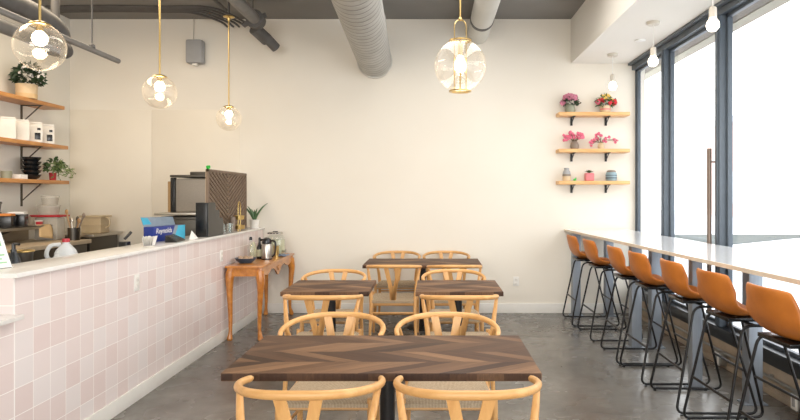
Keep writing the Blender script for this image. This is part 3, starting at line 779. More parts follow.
# black gear near the near end
t = thing('syrup_bottle', 'dark bottle with black pump near the menu card behind counter', 'bottle', (-2.74, 3.92, .92))
b = MB(); b.lathe([(0, 0), (.04, 0), (.042, .16), (.018, .21), (.018, .23), (0, .23)], seg=18); b.build('body', 'black_glaze', t)
b = MB(); b.tube([(0, 0, .23), (0, 0, .27)], .012, 8).tube([(0, 0, .27), (.05, -.02, .265)], .008, 8); b.build('pump', 'black_plastic', t)
t = thing('wire_basket', 'round wire strainer basket with brass rim behind the counter', 'strainer', (-2.80, 4.08, .92))
b = MB(); cir = [(.075 * math.cos(k * PI / 8), .075 * math.sin(k * PI / 8), .205) for k in range(16)]; b.tube(cir, .006, 6, closed=True); b.build('rim', 'brass', t)
b = MB(); b.lathe([(.072, .205), (.06, .03), (.055, 0), (0, 0)], seg=18); b.build('mesh_body', 'steel_dark', t)
t = thing('cup_brush', 'small black tool resting on the prep top behind the counter middle', 'tool', (-2.58, 5.02, .92))
b = MB(); b.lohi((-.035, -.035, 0), (.035, .035, .20), .008); b.build('body', 'black_plastic', t)
b = MB(); b.tube([(0, 0, .22), (.03, .05, .275)], .012, 8); b.build('handle', 'black_plastic', t)

# ------------------------------------------------------------------ back bar along the left wall
t = thing('prep_bench', 'beige topped work bench with dark fridge fronts along left wall', 'work bench', (LEFT_X, 0, 0))
b = MB(); b.lohi((.012, 4.2, .955), (.70, 6.96, 1.0), .005); b.build('worktop', 'worktop', t)
b = MB(); b.lohi((.02, 4.25, .0), (.66, 6.94, .955), .005); b.build('cabinet_body', 'steel_dark', t)
for k in range(4):
    b = MB(); b.lohi((.66, 4.28 + k * .66, .12), (.682, 4.90 + k * .66, .86), .006); d = b.build('door', 'black_glaze', t)
    b = MB(); b.tube([(.70, 4.34 + k * .66, .80), (.70, 4.84 + k * .66, .80)], .008, 8); b.build('handle', 'steel', d)
b = MB(); b.lohi((LEFT_X, 4.2, 1.0), (LEFT_X + .01, 6.9, 1.165)); tag(b.build('splashback', 'splash'), 'stained steel splashback between work bench and steel shelf', 'splashback')
t = thing('wall_shelf', 'thin steel shelf on left wall above the work bench', 'shelf', (LEFT_X, 0, 1.165), 0)
b = MB(); b.lohi((0.0, 4.3, .0), (.36, 6.78, .012), .002).lohi((.345, 4.3, -.025), (.36, 6.78, .012), .002); b.build('plate', 'steel', t)
for y in (4.9, 6.3):
    b = MB(); b.prism([(0, -.12), (.012, -.12), (.3, -.012), (.3, 0), (0, 0)], .012, lambda u, v, w, y=y: (u, y + w, v)); b.build('bracket', 'steel_dark', t)

def simple(name, mb, mat, loc, label, cat, group=None, rz=0):
    o = mb.build(name, mat, None, loc=loc); o.rotation_euler.z = rz
    return tag(o, label, cat, group)
SZ = 1.178
for y, w, h, lab, topm in ((6.20, .15, .14, 'black box with orange top on the steel shelf', 'orange_card'), (6.395, .13, .155, 'black box with white top on the steel shelf', 'paper')):
    t = thing('storage_box', lab, 'box', (-4.425, y, SZ), .3)
    b = MB(); b.lohi((-.08, -w / 2, 0), (.08, w / 2, h * .82), .006); b.build('body', 'black_plastic', t)
    b = MB(); b.lohi((-.075, -w / 2 + .005, h * .82), (.075, w / 2 - .005, h), .006); b.build('contents', topm, t)
b = MB(); b.lathe([(0, 0), (.062, 0), (.066, .10), (.06, .10), (.056, .01), (0, .01)], seg=24); simple('steel_container', b, 'steel', (-4.49, 6.58, SZ), 'round steel container beside the black boxes on steel shelf', 'container')
b = MB(); b.lathe([(0, 0), (.03, 0), (.05, .05), (.046, .05), (.026, .008), (0, .008)], seg=24); simple('white_bowl', b, 'white_ceramic', (-4.41, 6.71, SZ), 'small white bowl at the far end of steel shelf', 'bowl')
t = thing('tongs_cup', 'dark cup of tools behind the black boxes on steel shelf', 'tool cup', (-4.60, 6.33, SZ))
b = MB(); b.lathe([(0, 0), (.035, 0), (.04, .15), (.036, .15), (.03, .01), (0, .01)], seg=16); b.build('cup', 'pipe_dark', t)
for k, (dx, dy) in enumerate(((.02, .03), (-.02, .0), (.0, -.025))):
    b = MB(); b.tube([(0, 0, .02), (dx, dy, .25)], .008, 6); b.ball((dx, dy, .25), .014, 1); b.build('tool', 'steel_dark', t)
b = MB(); b.grid(9, 7, lambda u, v: (-.0 + .05 * v + .02 * u, -.1 + .2 * u + .02 * math.sin(v * 5), -.13 * v + .012 - .03 * u * v)); o = simple('hand_towel', b, 'kraft', (-4.315, 6.63, SZ - .005), 'beige towel hanging off the far end of steel shelf', 'towel')
o.modifiers.new('t', 'SOLIDIFY').thickness = .006
b = MB(); b.lohi((-.02, -.03, -.012), (.02, .03, .02), .005); simple('red_clip', b, 'red_plastic', (-4.33, 6.60, SZ + .02), 'small red clip at the edge of steel shelf', 'clip')

# clear bin with red lid, tubs stacked on it
t = thing('clear_bin', 'clear plastic bin with a red lid on the work bench corner', 'bin', (-4.38, 6.86, 1.0))
b = MB(); b.box((0, 0, .13), (.26, .15, .26), None, .02, 2); b.build('body', 'tub', t)
b = MB(); b.lohi((-.17, -.10, .262), (.17, .10, .285), .006); b.build('lid', 'red_plastic', t)
for i, (z, r0) in enumerate(((1.286, .115), (1.396, .09))):
    t = thing('plastic_tub', ['lower of two clear round tubs stacked on the red lid', 'upper of two clear round tubs stacked on the red lid'][i], 'tub', (-4.40 + .015 * i, 6.87, z), 0, 'clear tubs on red lid')
    b = MB(); b.lathe([(0, 0), (r0 * .85, 0), (r0, .085), (r0 * .95, .085), (r0 * .8, .008), (0, .008)], seg=24); b.build('body', 'tub', t)
    b = MB(); b.lathe([(0, .087), (r0 * 1.05, .087), (r0 * 1.05, .106), (0, .106)], seg=24); b.build('lid', 'tub', t)
# utensil crock
t = thing('utensil_crock', 'steel crock of wooden and steel utensils on the work bench', 'crock', (-4.07, 6.80, 1.0))
b = MB(); b.lathe([(0, 0), (.06, 0), (.065, .14), (.058, .14), (.052, .01), (0, .01)], seg=20); b.build('crock', 'steel_dark', t)
for k, (dx, dy, h, m) in enumerate(((-.07, -.02, .32, 'utensil_wood'), (.03, .02, .24, 'steel_dark'), (.07, -.02, .22, 'utensil_wood'), (.10, .02, .28, 'pot_brown'), (-.04, .02, .22, 'steel'))):
    b = MB(); b.tube([(dx * .15, dy * .15, .02), (dx, dy, h)], [.007, .009], 6); b.ball((dx, dy, h), .022, 1, (1, .5, 1.5)); b.build('utensil', m, t)
# bench-top steel unit and tan bin
t = thing('drawer_unit', 'low steel unit on the far end of work bench', 'unit', (-4.15, 7.33, 0))
b = MB(); b.lohi((-.40, -.32, 0), (.14, .30, 1.02), .006); b.build('body', 'steel_dark', t)
b = MB(); b.lohi((-.42, -.35, 1.02), (.20, .31, 1.05), .004); b.build('top', 'steel', t)
for k in range(2):
    b = MB(); b.lohi((-.34, -.338, .86 - k * .16), (.11, -.318, .98 - k * .16), .004); d = b.build('drawer', 'steel_dark', t)
    b = MB(); b.tube([(-.18, -.350, .92 - k * .16), (.0, -.350, .92 - k * .16)], .008, 8); b.build('handle', 'steel', d)
t = thing('storage_bin', 'tan translucent bin with side handle on the steel unit', 'bin', (-4.13, 7.34, 1.05))
b = MB(); b.lohi((-.12, -.1, 0), (.12, .1, .20), .015); b.build('body', 'tan_bin', t)
b = MB(); b.lohi((-.14, -.115, .19), (.14, .115, .215), .006).lohi((-.128, -.108, .09), (.128, .108, .11), .004); b.build('rim', 'tan_bin', t)
b = MB(); b.tube(smooth_path([(.12, 0, .19), (.17, 0, .17), (.17, 0, .09), (.12, 0, .06)], 4), .01, 8); b.build('handle', 'tan_bin', t)

# ------------------------------------------------------------------ left wall shelves
def left_shelf(ztop, yend, label):
    t = thing('wall_shelf', label, 'shelf', (LEFT_X, 0, ztop), 0, 'wooden shelves on the left wall')
    b = MB(); b.lohi((0, 4.6, -.042), (.26, yend, 0), .004); b.build('plank', 'shelf_wood_y', t)
    for y in (6.79, 5.1):
        b = MB(); b.lohi((.0, y - .014, -.30), (.008, y + .014, -.042)).lohi((0, y - .014, -.05), (.235, y + .014, -.042))
        b.prism([(.006, -.235), (.018, -.235), (.225, -.05), (.21, -.05)], .012, lambda u, v, w, y=y: (u, y - .006 + w, v)); b.build('bracket', 'steel_dark', t)
left_shelf(2.57, 7.17, 'top honey wood shelf on left wall, carrying one potted plant')
left_shelf(2.102, 7.24, 'middle honey wood shelf on left wall, carrying white bags')
left_shelf(1.684, 7.26, 'bottom honey wood shelf on left wall, carrying black bowls')

def foliage(b, c, rx, ry, rz, n, ln, w, seed=0):
    rnd = random.Random(seed); c = Vector(c)
    for _ in range(n):
        a = rnd.uniform(0, 2 * PI); u = rnd.uniform(-.55, 1); q = math.sqrt(max(0, 1 - u * u)); k = rnd.uniform(.55, 1.0)
        d = Vector((q * math.cos(a), q * math.sin(a), u))
        p = c + Vector((d.x * rx, d.y * ry, d.z * rz)) * k
        b.leaf(p, d + Vector((rnd.uniform(-.6, .6), rnd.uniform(-.6, .6), rnd.uniform(-.5, .4))), ln * rnd.uniform(.7, 1.2), w * rnd.uniform(.8, 1.2))
def blooms(b, c, rx, ry, rz, n, r, seed=0, lo=-.2):
    rnd = random.Random(seed); c = Vector(c)
    for _ in range(n):
        a = rnd.uniform(0, 2 * PI); u = rnd.uniform(lo, 1); q = math.sqrt(max(0, 1 - u * u)); k = rnd.uniform(.75, 1.05)
        p = c + Vector((q * math.cos(a) * rx, q * math.sin(a) * ry, u * rz)) * k
        for j in range(5):
            aa = j * 2 * PI / 5 + rnd.random()
            b.ball(p + Vector((math.cos(aa) * r * .55, math.sin(aa) * r * .3, math.sin(aa) * r * .5)), r * .55, 1, (1, .7, 1), .1)

def blossoms(parent, mat, c, rx, ry, rz, n, r, seed=0, lo=-.2):
    rnd = random.Random(seed); c = Vector(c)
    for _ in range(n):
        a = rnd.uniform(0, 2 * PI); u = rnd.uniform(lo, 1); q = math.sqrt(max(0, 1 - u * u)); k = rnd.uniform(.75, 1.05)
        p = c + Vector((q * math.cos(a) * rx, q * math.sin(a) * ry, u * rz)) * k
        b = MB(); b.ball(p, r * .5, 1, (1, .8, .8), .1)
        for j in range(5):
            aa = j * 2 * PI / 5 + rnd.random(); b.ball(p + Vector((math.cos(aa) * r * .55, math.sin(aa) * r * .3, math.sin(aa) * r * .5)), r * .55, 1, (1, .7, 1), .1)
        b.build('blossom', mat, parent)
t = thing('potted_plant', 'bushy dark plant with white flowers in a cream pot on top left shelf', 'plant', (-4.47, 6.60, 2.57))
b = MB(); b.lathe([(0, 0), (.10, 0), (.105, .155), (.098, .155), (.09, .02), (0, .02)], seg=28); b.mat(1).lathe([(.1015, .0), (.1035, .05)], seg=28); b.build('pot', ['pot_cream', 'kraft'], t)
b = MB(); foliage(b, (.02, 0, .24), .13, .16, .13, 340, .06, .035, 3); b.build('foliage', 'leaf_dark', t, normals=False)
blossoms(t, 'fl_white', (.02, 0, .25), .14, .17, .12, 22, .02, 4)

# white coffee bags
def make_bag(label, y, lab_mark):
    t = thing('coffee_bag', label, 'bag', (-4.46, y, 2.102), .55, 'white bags on the middle left shelf')
    b = MB(); w, d, h = .135, .075, .215
    def f(u, v, k): return None
    sec = [(0, 1.0, 1.0), (.02, 1.03, 1.03), (h * .6, 1.02, 1.0), (h * .86, 1.0, .7), (h * .95, .99, .25), (h, .97, .2)]
    rings = []
    for z, sw, sd in sec:
        rings.append([b.bm.verts.new((x * w / 2 * sw, yy * d / 2 * sd, z)) for x, yy in ((-1, -1), (0, -1.1), (1, -1), (1, 1), (0, 1.1), (-1, 1))])
    for A, B in zip(rings[:-1], rings[1:]):
        for k in range(6): b.bm.faces.new([A[k], A[(k + 1) % 6], B[(k + 1) % 6], B[k]])
    b.bm.faces.new(rings[0][::-1]); b.bm.faces.new(rings[-1]); b.build('bag', 'bag', t, smooth=25)
    b = MB(); b.lohi((-.066, -.014, h - .004), (.066, .014, h + .014), .003); b.build('fold', 'bag', t)
    if lab_mark:
        b = MB(); b.lohi((-.005, -.0445, .03), (.05, -.039, .105), .001).lohi((.018, -.044, .135), (.05, -.036, .16), .001); b.build('label', 'black_plastic', t)
make_bag('white bag at the near end of the middle left shelf, cut by the picture edge', 6.30, False)
make_bag('plain white bag, second along the middle left shelf', 6.51, False)
make_bag('white bag with black label, third along the middle left shelf', 6.73, True)
make_bag('white bag with black label at the far end of the row', 6.94, True)

# bowls on bottom left shelf
b = MB(); prof = [(0, 0), (.05, 0), (.085, .03), (.098, .058), (.093, .058), (.08, .034), (.046, .008), (0, .008)]
b.lathe(prof, seg=28); bowl = b.build('bowl', 'black_glaze', None, loc=(-4.50, 6.72, 1.684)); tag(bowl, 'black bowl', 'bowl', 'black bowls stacked on bottom left shelf')
names = ['lowest black bowl of the stack on bottom left shelf', 'second black bowl up in the stack on bottom left shelf', 'third black bowl up in the stack on bottom left shelf', 'fourth black bowl up in the stack on bottom left shelf', 'topmost black bowl of the stack on bottom left shelf']
for k in range(5):
    o = bowl if k == 0 else bowl.copy()
    if k: COL.objects.link(o)
    o.location = (-4.50 + .003 * (k % 2), 6.72, 1.684 + k * .048); o['label'] = names[k]
t = thing('trailing_plant', 'pale green trailing plant hanging over bottom left shelf end', 'plant', (-4.50, 7.10, 1.684))
b = MB(); b.lathe([(0, 0), (.034, 0), (.04, .09), (.036, .09), (.03, .01), (0, .01)], seg=20); b.build('pot', 'red_plastic', t)
b = MB(); foliage(b, (.01, .0, .17), .08, .07, .09, 70, .065, .036, 9); b.build('foliage', 'leaf', t, normals=False)
b = MB(); rnd = random.Random(5)
for k in range(13):
    dx, dy = rnd.uniform(.02, .26), rnd.uniform(-.12, .10)
    p = smooth_path([(0, 0, .09), (dx * .4, dy * .5, .19 + rnd.uniform(-.03, .05)), (dx * .8, dy * .9, .13), (dx, dy, .03 + rnd.uniform(-.02, .06))], 4)
    b.tube(p, .003, 5)
    for q in p[4::2]: b.leaf(q, (rnd.uniform(-1, 1), rnd.uniform(-1, 1), rnd.uniform(-.6, .3)), .055, .022)
b.build('trailing_stems', 'leaf_pale', t, normals=False)
b = MB(); b.lohi((-.06, -.06, 0), (.06, .06, .05), .004); simple('napkin_stack', b, 'paper', (-4.49, 6.50, 1.684), 'stack of white napkins beside black bowls on bottom left shelf', 'napkins')
b = MB(); b.lathe([(0, 0), (.05, 0), (.055, .08), (.05, .08), (.045, .006), (0, .006)], seg=20); simple('grey_mug', b, 'pot_sage', (-4.5, 6.33, 1.684), 'grey green cup at the near end of bottom left shelf', 'cup')

# ------------------------------------------------------------------ right wall-mounted shelves on the back wall
def right_shelf(ztop, label):
    t = thing('wall_shelf', label, 'shelf', (1.575, WALL_Y, ztop), 0, 'pale wood shelves on the back wall')
    b = MB(); b.lohi((0, -.20, -.045), (.89, 0, 0), .004); b.build('plank', 'shelf_wood_x', t)
    for x in (.20, .64):
        b = MB(); b.lohi((x - .014, -.012, -.15), (x + .014, 0, -.045)).lohi((x - .014, -.17, -.055), (x + .014, 0, -.045)).tube([(x, -.012, -.135), (x, -.15, -.055)], .006, 6); b.build('bracket', 'black_metal', t)
ZA, ZB, ZC = 2.552, 2.092, 1.69
right_shelf(ZA, 'top pale wood shelf beside the windows, two flower pots'); right_shelf(ZB, 'middle pale wood shelf beside the windows, two blossom vases'); right_shelf(ZC, 'bottom pale wood shelf beside the windows, three small jars')
SY = 7.59
t = thing('flower_pot', 'sage jug of mauve flowers on the top right shelf', 'flowers', (1.735, SY, ZA))
b = MB(); b.lathe([(0, 0), (.055, 0), (.066, .03), (.06, .075), (.05, .095), (.056, .105), (.05, .105), (.044, .09), (0, .06)], seg=24); b.build('pot', 'pot_sage', t)
b = MB(); foliage(b, (0, 0, .13), .09, .06, .06, 110, .05, .025, 11); b.build('foliage', 'leaf_dark', t, normals=False)
blossoms(t, 'fl_mauve', (0, -.01, .165), .09, .06, .075, 30, .026, 12, -.1); blossoms(t, 'fl_mauve', (-.10, -.02, .11), .02, .02, .03, 4, .026, 5)
b = MB(); b.tube(smooth_path([(.03, 0, .1), (.09, -.01, .12), (.125, -.01, .125)], 4), .003, 5).ball((.13, -.01, .125), .012, 1); b.build('sprig', 'stem_wood', t)
t = thing('flower_pot', 'peach striped pot of red and yellow flowers on top right shelf', 'flowers', (2.18, SY, ZA))
b = MB(); b.lathe([(0, 0), (.058, 0), (.066, .02), (.066, .032)], seg=24); b.mat(1).lathe([(.066, .032), (.068, .05)], seg=24); b.mat(0).lathe([(.068, .05), (.07, .085), (.064, .085), (.055, .03), (0, .03)], seg=24); b.build('pot', ['pot_cream', 'pot_pink'], t)
b = MB(); foliage(b, (0, 0, .13), .10, .06, .085, 130, .055, .022, 13); b.build('foliage', 'leaf', t, normals=False)
blossoms(t, 'fl_red', (.0, -.02, .12), .11, .05, .06, 8, .026, 14, -.3); blossoms(t, 'fl_red', (.12, -.02, .12), .02, .02, .035, 4, .028, 3); blossoms(t, 'fl_pink', (-.10, -.02, .11), .02, .02, .03, 4, .026, 6)
blossoms(t, 'fl_yellow', (.0, -.01, .17), .08, .05, .06, 14, .02, 15, 0)
t = thing('blossom_vase', 'taupe round vase of pink blossom on the middle right shelf', 'flowers', (1.79, SY, ZB))
b = MB(); b.lathe([(0, 0), (.045, 0), (.058, .035), (.048, .075), (.032, .10), (.036, .105), (.028, .105), (0, .08)], seg=24); b.build('vase', 'pot_brown', t)
b = MB(); rnd = random.Random(21)
ends = []
for k in range(13):
    x = -.13 + .02 * k; z = .12 + .07 * ((k * 5) % 7) / 7 + .03 * (1 - abs(x) / .13); ends.append((x, rnd.uniform(-.05, .03), z)); b.tube(smooth_path([(0, 0, .09), (x * .5, ends[-1][1] * .5, .13), ends[-1]], 3), .003, 5)
b.build('stems', 'stem_wood', t)
for e in ends:
    b = MB(); blooms(b, e, .025, .02, .02, 3, .02, rnd.randint(0, 999), -1); b.build('blossom', 'fl_pink', t)
t = thing('blossom_vase', 'small cream vase with pink blossom spreading wide on middle right shelf', 'flowers', (2.125, SY, ZB))
b = MB(); b.lathe([(0, 0), (.036, 0), (.044, .03), (.036, .06), (.024, .075), (.027, .08), (.02, .08), (0, .06)], seg=24); b.build('vase', 'pot_cream', t)
b = MB(); ends = []
for x, z in ((-.13, .08), (-.10, .12), (-.06, .17), (-.03, .20), (-.08, .09), (.0, .16), (-.02, .13), (.06, .14), (.11, .15), (.15, .12), (.19, .10), (.04, .11), (-.12, .06)):
    ends.append((x, rnd.uniform(-.04, .02), z)); b.tube(smooth_path([(0, 0, .07), (x * .5, 0, z * .5 + .06), ends[-1]], 3), .003, 5)
b.build('stems', 'stem_wood', t)
for e in ends:
    b = MB(); blooms(b, e, .022, .02, .02, 2, .019, rnd.randint(0, 999), -1); b.build('blossom', 'fl_pink', t)
# small jars on bottom shelf
t = thing('banded_bottle', 'grey banded ceramic bottle on the bottom right shelf', 'vase', (1.69, SY, ZC))
b = MB(); b.lathe([(0, 0), (.048, 0), (.053, .02), (.053, .06)], seg=24); b.mat(1).lathe([(.053, .06), (.052, .085)], seg=24); b.mat(2).lathe([(.052, .085), (.046, .115), (.03, .14), (.032, .165), (.026, .165), (.024, .14), (0, .12)], seg=24); b.build('body', ['pot_cream', 'pot_brown', 'grey_box'], t)
t = thing('green_toy', 'tiny bright green ornament beside the banded bottle', 'ornament', (1.79, SY - .02, ZC))
b = MB(); b.ball((0, 0, .016), .016, 2, (1.2, 1, .9)).ball((.012, -.004, .034), .010, 1).ball((-.018, 0, .012), .008, 1); b.build('body', 'green', t)
t = thing('succulent_pot', 'pink square pot with a small succulent on bottom right shelf', 'plant', (1.975, SY, ZC))
b = MB(); b.box((0, 0, .05), (.105, .10, .10), None, .012, 3); b.build('pot', 'pot_pink', t)
b = MB()
for ring, (n, l, el) in enumerate(((8, .075, .5), (6, .06, 1.1), (4, .05, 2.2))):
    for k in range(n):
        a = k * 2 * PI / n + ring * .3; b.leaf((0, 0, .098), (math.cos(a), math.sin(a), el), l, .03, (0, 0, 1))
b.build('succulent', 'aloe', t, normals=False)
t = thing('lidded_jar', 'wide blue grey jar with tan lid on bottom right shelf', 'jar', (2.255, SY, ZC))
b = MB(); b.lathe([(0, 0), (.062, 0), (.07, .015), (.07, .085), (.06, .11), (0, .11)], seg=28); b.mat(1).lathe([(.0712, .03), (.0712, .045)], seg=28).lathe([(.0712, .065), (.0712, .075)], seg=28); 
M['jar_blue'] = plain('blue grey glaze', rgb(138, 162, 170), 0.35, var=0.15); M['jar_navy'] = plain('dark band glaze', rgb(76, 92, 104), 0.35, var=0.15)
b.build('body', ['jar_blue', 'jar_navy'], t)
b = MB(); b.lathe([(0, .11), (.056, .11), (.056, .128), (.04, .135), (0, .137)], seg=24); b.build('lid', 'pot_brown', t)

# ------------------------------------------------------------------ console table with cabriole legs
t = thing('console_table', 'orange varnished wooden console table with curved legs against pink counter', 'console table', (-1.955, 6.91, 0))
HX, HY = .185, .70
b = MB(); b.lohi((-HX - .012, -HY - .012, .752), (HX + .012, HY + .012, .775), .006); b.build('tabletop', 'console', t)
b = MB()
b.lohi((-HX + .02, -HY + .012, .665), (HX - .02, -HY + .028, .752)).lohi((-HX + .02, HY - .028, .665), (HX - .02, HY - .012, .752)).lohi((-HX + .012, -HY + .02, .66), (-HX + .026, HY - .02, .752))
ap = [(-HY + .02, .752)]
for k in range(41):
    y = -HY + .04 + (2 * HY - .08) * k / 40; q = abs(y) / HY
    z = .672 - .018 * math.cos(q * PI * 3) - (.055 * math.exp(-(y / .09) ** 2)) + .012 * math.exp(-((abs(y) - .28) / .06) ** 2)
    ap.append((y, z))
ap.append((HY - .02, .752))
b.prism(ap[::-1], .016, lambda u, v, w: (HX - .026 + w, u, v)); b.build('apron', 'console', t)
b = MB(); b.ball((HX - .006, 0, .675), .035, 2, (.25, 1, .9)).ball((HX - .006, -.05, .69), .025, 1, (.25, 1.3, .6)).ball((HX - .006, .05, .69), .025, 1, (.25, 1.3, .6)); b.build('carved_ornament', 'console', t)
for sx in (-1, 1):
    for sy in (-1, 1):
        base = Vector((sx * (HX - .03), sy * (HY - .03), 0)); d = Vector((sx * .7, sy * .7, 0))
        pr = [(.0, .72, .034), (.006, .66, .036), (.016, .60, .031), (.012, .50, .025), (.0, .36, .020), (-.010, .20, .016), (-.008, .09, .014), (.006, .04, .020), (.012, .015, .023), (.010, .0, .018)]
        ox = -.012 if sx < 0 else 0
        pts = smooth_path([base + d * (p[0] * (1 if sx > 0 else .4)) + Vector((ox * 0, 0, p[1])) for p in pr], 3)
        b = MB(); b.tube(pts, lerp_list([p[2] * 1.28 for p in pr], len(pts)), 10); b.lohi((base.x - .026, base.y - .026, .66), (base.x + .026, base.y + .026, .752), .004); b.build('leg', 'console', t)
CZ = .775
t = thing('snack_bowl', 'slate blue oval bowl of wrapped biscuits on the console table', 'bowl', (-2.03, 6.50, CZ))
b = MB(); b.lathe([(0, 0), (.06, 0), (.10, .03), (.115, .055), (.11, .055), (.09, .03), (.05, .01), (0, .01)], seg=28); b.build('bowl', 'bowl_blue', t)
b = MB(); rnd = random.Random(8)
for k in range(14): b.ball((rnd.uniform(-.06, .06), rnd.uniform(-.06, .06), .05 + rnd.uniform(-.01, .015)), .028, 1, (1.1, 1, .6), .1)
b.build('biscuits', 'snack', t); 
t = thing('water_bottle', 'clear glass bottle with black stopper on the console table', 'bottle', (-2.06, 6.78, CZ))
b = MB(); b.lathe([(0, 0), (.035, 0), (.038, .01), (.038, .16), (.02, .20), (.014, .215), (.014, .235)], seg=20); b.build('glass', 'clear', t)
b = MB(); b.lathe([(0, .225), (.017, .225), (.019, .25), (.012, .262), (0, .264)], seg=14); b.build('stopper', 'black_plastic', t)
t = thing('syrup_bottle', 'dark slim bottle with label between clear bottle and steel carafe', 'bottle', (-2.0, 6.92, CZ))
b = MB(); b.lathe([(0, 0), (.03, 0), (.033, .01), (.033, .13), (.014, .18), (.012, .22), (0, .222)], seg=20); b.build('body', 'black_glaze', t)
b = MB(); b.lathe([(.0335, .03), (.0338, .03), (.0338, .11), (.0335, .11)], seg=20); b.build('label', 'lemonade', t)
b = MB(); b.lathe([(0, .215), (.014, .215), (.014, .245), (0, .25)], seg=12); b.build('cap', 'black_plastic', t)
t = thing('cream_bottle', 'pale green patterned bottle behind the snack bowl', 'bottle', (-2.07, 6.90, CZ))
b = MB(); b.lathe([(0, 0), (.032, 0), (.036, .01), (.036, .15), (.02, .185), (.016, .20), (0, .20)], seg=20); b.build('body', 'lemonade', t)
t = thing('carafe', 'steel vacuum carafe with black lid and handle on the console table', 'carafe', (-1.90, 6.86, CZ))
b = MB(); b.lathe([(0, .012), (.058, .012), (.06, .03), (.06, .15), (.05, .185), (0, .185)], seg=28); b.build('body', 'steel', t)
b = MB(); b.lathe([(0, 0), (.062, 0), (.062, .014), (0, .014)], seg=28); b.build('base', 'black_plastic', t)
b = MB(); b.lathe([(.052, .178), (.054, .2), (.045, .235), (.02, .25), (0, .252)], seg=24).tube([(-.04, 0, .22), (-.075, 0, .225)], .014, 8); b.build('lid', 'black_plastic', t)
b = MB(); b.tube(smooth_path([(.04, .0, .215), (.09, 0, .205), (.10, 0, .15), (.088, 0, .06), (.058, 0, .03)], 5), .011, 8); b.build('handle', 'black_plastic', t)
b = MB(); b.lathe([(0, 0), (.028, 0), (.032, .135), (.028, .135), (.024, .01), (0, .01)], seg=18); simple('brass_cup', b, 'brass', (-1.86, 7.12, CZ), 'tall brass cup beside the steel carafe on console table', 'cup')
t = thing('drink_dispenser', 'large glass drink dispenser of pale lemonade on the console table', 'dispenser', (-1.95, 7.42, CZ))
b = MB(); b.lathe([(0, .012), (.105, .012), (.118, .03), (.122, .10), (.118, .20), (.10, .235), (.085, .245), (.085, .262)], seg=32); b.build('jar', 'clear', t)
b = MB(); b.lathe([(0, .018), (.102, .018), (.112, .035), (.115, .10), (.112, .185), (0, .185)], seg=32); b.build('lemonade', 'lemonade', t)
b = MB(); b.lathe([(0, .258), (.09, .258), (.09, .275), (.085, .28), (0, .28)], seg=28); b.build('lid', 'steel', t)
b = MB(); 
for k in range(4): b.lohi((-.075 + k * .036, -.093, .262), (-.05 + k * .036, -.084, .272))
b.tube([(-.03, 0, .285), (.03, 0, .285)], .006, 8); b.build('lid_knob', 'black_plastic', t)
b = MB(); b.tube([(.10, -.05, .05), (.15, -.075, .05)], .011, 8).tube([(.148, -.074, .075), (.148, -.074, .025)], .008, 8); b.build('tap', 'steel', t)
b = MB(); b.lathe([(0, 0), (.11, 0), (.115, .012), (0, .012)], seg=28); b.build('base', 'white_ceramic', t)
b = MB(); b.grid(12, 12, lambda u, v: (-.08 + .16 * u, -.10 + .2 * v, .006 + .012 * abs(math.sin(u * 7 + v * 4)))); o = simple('blue_cloth', b, 'cloth_blue', (-1.83, 7.24, CZ), 'crumpled blue cloth at the edge of console table by the dispenser', 'cloth'); o.modifiers.new('t', 'SOLIDIFY').thickness = .004

# ------------------------------------------------------------------ pendant lamps over the counter
def make_pendant():
    r = thing('pendant_lamp', 'x', 'pendant lamp', group='brass globe pendants over the counter')
    R = .138
    prof = []
    for k in range(29):
        a = math.radians(22) + (PI - math.radians(22)) * k / 28
        prof.append((R * math.sin(a) if k < 28 else 0, R * math.cos(a)))
    b = MB(); b.lathe(prof, seg=40); b.build('globe', 'glass', r, smooth=80)
    b = MB(); b.lathe([(0, .150), (.02, .150), (.055, .137), (.06, .128), (.052, .124), (0, .124)], seg=28); b.build('cap', 'brass', r)
    b = MB(); b.tube([(0, 0, .145), (0, 0, 1.13)], .0075, 10); b.build('rod', 'brass', r)
    b = MB(); b.lathe([(0, 1.17), (.03, 1.165), (.062, 1.15), (.064, 1.142), (.02, 1.13), (.014, 1.10), (.0, 1.10)], seg=28); b.build('ceiling_cup', 'brass', r)
    b = MB(); b.tube([(0, 0, 1.165), (0, 0, CEIL - 2.37)], .012, 8); b.build('conduit_drop', 'pipe_dark', r)
    b = MB(); b.lathe([(0, .125), (.018, .125), (.02, .085), (0, .085)], seg=16); b.build('socket', 'brass', r)
    b = MB(); b.lathe([(0.0, .006), (.02, .011), (.036, .026), (.042, .048), (.037, .068), (.024, .084), (.017, .094), (0, .094)], seg=24); b.build('bulb', 'bulb_warm', r, smooth=80)
    return r
pn = make_pendant()
for i, (x, y, lab) in enumerate(((-2.30, 3.51, 'nearest globe pendant lamp, over the near end of the counter'), (-2.30, 5.05, 'middle globe pendant lamp of the three over the counter'), (-2.30, 6.76, 'farthest globe pendant lamp, over the lattice screen'))):
    if i == 0: pn.location = (x, y, 2.372); pn['label'] = lab
    else: dup(pn, (x, y, 2.372), 0, lab)

